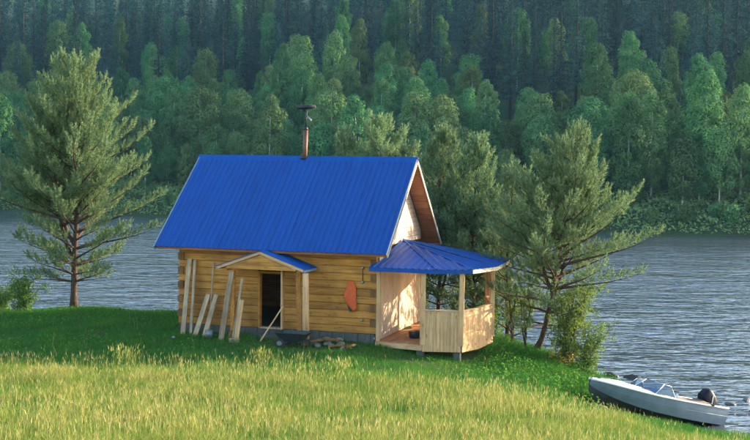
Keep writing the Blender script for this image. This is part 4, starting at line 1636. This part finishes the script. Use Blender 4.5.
g, x, y, z, u, v = grass_field(620000, 61)
n = len(x)
front_f = np.clip((30.4 + .5 * noise2(x, y, .5, 3) - y + np.clip(x - 1, 0, 9) * -.25) / 3.0, 0, 1)     # 1 in the tall dry meadow, 0 on the lawn
right = np.clip((x - 2.0) / 2.5, 0, 1)
clump = noise2(x, y, 2.2, 4)
fine = noise2(x, y, 6.0, 5)
h = (.15 + .04 * clump) * (1 - front_f) + (.25 + .05 * clump + .03 * fine) * front_f
h = h + right * (1 - front_f) * .14
h = h * g.uniform(.55, 1.25, n)
boatw = np.exp(-(((x - 7.6) / 2.6) ** 2 + ((y - 31.4) / 1.5) ** 2))
h = h * (1 - .55 * boatw) * (1 - .5 * np.exp(-(((x - 1.9) / 1.6) ** 2 + ((y - 32.6) / 1.0) ** 2)))
h = np.clip(h, .06, .75)
w = (.0034 + .0030 * g.random(n)) * (.85 + .012 * y)
big = noise2(x, y, .55, 14)
h = h * (1 + .22 * big * front_f)
tint = .15 + .41 * front_f + .07 * big * front_f + .10 * clump + .06 * fine + g.normal(size=n) * .15 - .06 * right
tint = np.clip(tint, 0, 1)
p1 = blades(g, x, y, z, h, w, tint, g.uniform(.2, .9, n))
# flowering stalks with seed heads
g2, x2, y2, z2, u2, v2 = grass_field(42000, 62)
pr_ = np.clip((31.0 - y2) / 3.0, .02, 1) * np.clip(.45 + .7 * noise2(x2, y2, 1.1, 8), .03, 1)
kp = g2.random(len(x2)) < pr_
x2, y2, z2 = x2[kp], y2[kp], z2[kp]
n2 = len(x2)
h2 = g2.uniform(.30, .56, n2) * (1 - .5 * np.exp(-(((x2 - 7.6) / 2.6) ** 2 + ((y2 - 31.4) / 1.5) ** 2)))
p2 = blades(g2, x2, y2, z2, h2, np.full(n2, .0032), np.clip(.80 + g2.normal(size=n2) * .12, 0, 1), g2.uniform(.05, .3, n2))
# the heads: short wider blades at the stalk tips
tips = p2[0].reshape(-1, 5, 3)[:, 4]
p3 = blades(g2, tips[:, 0], tips[:, 1], tips[:, 2] - .08, g2.uniform(.06, .12, n2), g2.uniform(.004, .0075, n2), np.clip(.88 + g2.normal(size=n2) * .1, 0, 1), g2.uniform(.2, .9, n2))
grass_object('meadow_grass', [p1, p2, p3], 'sunlit meadow grass with pale seed heads round the cabin')

# taller weed tufts at the edge of the shade
for k_, (wx, wy, wh, wr, nn_, lab) in enumerate([(-6.25, 29.5, .72, .34, 95, 'tall dry weed tuft on the shadow edge, left meadow'),
                                                 (-.75, 29.3, .5, .3, 80, 'short dry weed tuft in the meadow before the cabin'),
                                                 (-2.9, 30.9, .55, .3, 80, 'pale dry weed tuft at the shade edge before the cart')]):
    g = np.random.default_rng(500 + k_)
    ax_, ay_ = g.normal(size=nn_) * wr * .5, g.normal(size=nn_) * wr * .5
    az_ = gz(wx + ax_, wy + ay_) - g1(wx, wy)
    hh_ = wh * g.uniform(.5, 1.05, nn_)
    q1 = blades(g, ax_, ay_, az_, hh_, np.full(nn_, .005), np.clip(.45 + g.normal(size=nn_) * .2, 0, 1), g.uniform(.1, .5, nn_))
    tp_ = q1[0].reshape(-1, 5, 3)[:, 4]
    q2 = blades(g, tp_[:, 0], tp_[:, 1], tp_[:, 2] - .1, g.uniform(.08, .18, nn_), g.uniform(.008, .014, nn_), np.clip(.8 + g.normal(size=nn_) * .12, 0, 1), g.uniform(.2, .9, nn_))
    o = grass_object('weed_tuft', [q1, q2], lab)
    del o['kind']
    o['category'] = 'weed'
    o.location = (wx, wy, g1(wx, wy))

# broad-leaved herbs on the bank and lawn
g = np.random.default_rng(71)
n = 52000
y = g.uniform(28, 42, n)
x = g.uniform(-14, 8, n)
z = gz(x, y)
du, dv = x - HX, y - HY
u = du * cH - dv * sH
v = du * sH + dv * cH
bankw = np.clip((x - 1.8) / 2.0, 0, 1) * np.clip((y - 30.0) / 2.0, 0, 1)
lawn = np.clip((y - 31.5) / 2, 0, 1) * np.clip(.3 + .8 * noise2(x, y, 1.6, 9), 0, 1) * .5
keep = (g.random(n) < np.maximum(bankw, lawn)) & (z > WATER_Z + .1)
keep &= ~((u > -HL - .02) & (u < .05) & (v > -.1) & (v < HW + .1)) & ~((u > 0) & (u < 2.9) & (v > -.25) & (v < 4.9))
bl = np.stack([x - bmx.translation.x, y - bmx.translation.y], 1)
bu = bl @ np.array([math.cos(BPSI), math.sin(BPSI)])
bv = bl @ np.array([-math.sin(BPSI), math.cos(BPSI)])
keep &= ~((bu > -.05) & (bu < 4.5) & (np.abs(bv) < .78))
x, y, z = x[keep], y[keep], z[keep]
bw_ = bankw[keep]
hh = (.10 + .30 * bw_ * np.clip(.6 + .6 * noise2(x, y, 1.5, 10), .15, 1.3)) * g.random(len(x)) ** .6
pos = np.stack([x, y, z + hh], 1)
vv, ff = leaf_quads(pos, g.normal(size=(len(x), 3)) * .5 + np.array([0, 0, 1.]), g.uniform(.05, .11, len(x)), .5, g)
o = link('bank_herbs', np_mesh('bank_herbs', vv, ff), M['herb_leaf'])
tag(o, 'low bright green leafy herbs on the bank and lawn', 'herbs', kind='stuff')

# ------------------------------------------------------------------ evening haze over the valley
HAZE = 0.00012
if HAZE > 0:
    hm = bpy.data.materials.new('valley_haze')
    hm.use_nodes = True
    nt = hm.node_tree
    nt.nodes.clear()
    out = nt.nodes.new('ShaderNodeOutputMaterial')
    pv = nt.nodes.new('ShaderNodeVolumePrincipled')
    pv.inputs['Color'].default_value = (.30, .66, 1.0, 1)
    pv.inputs['Density'].default_value = HAZE
    pv.inputs['Anisotropy'].default_value = 0.1
    nt.links.new(pv.outputs[0], out.inputs['Volume'])
    hz_ = MB().box(-205, 345, -65, 545, -8, 235).build('haze', hm)
    tag(hz_, kind='stuff')
    hz_['label'] = 'thin bluish evening haze filling the river valley'
    hz_['category'] = 'haze'
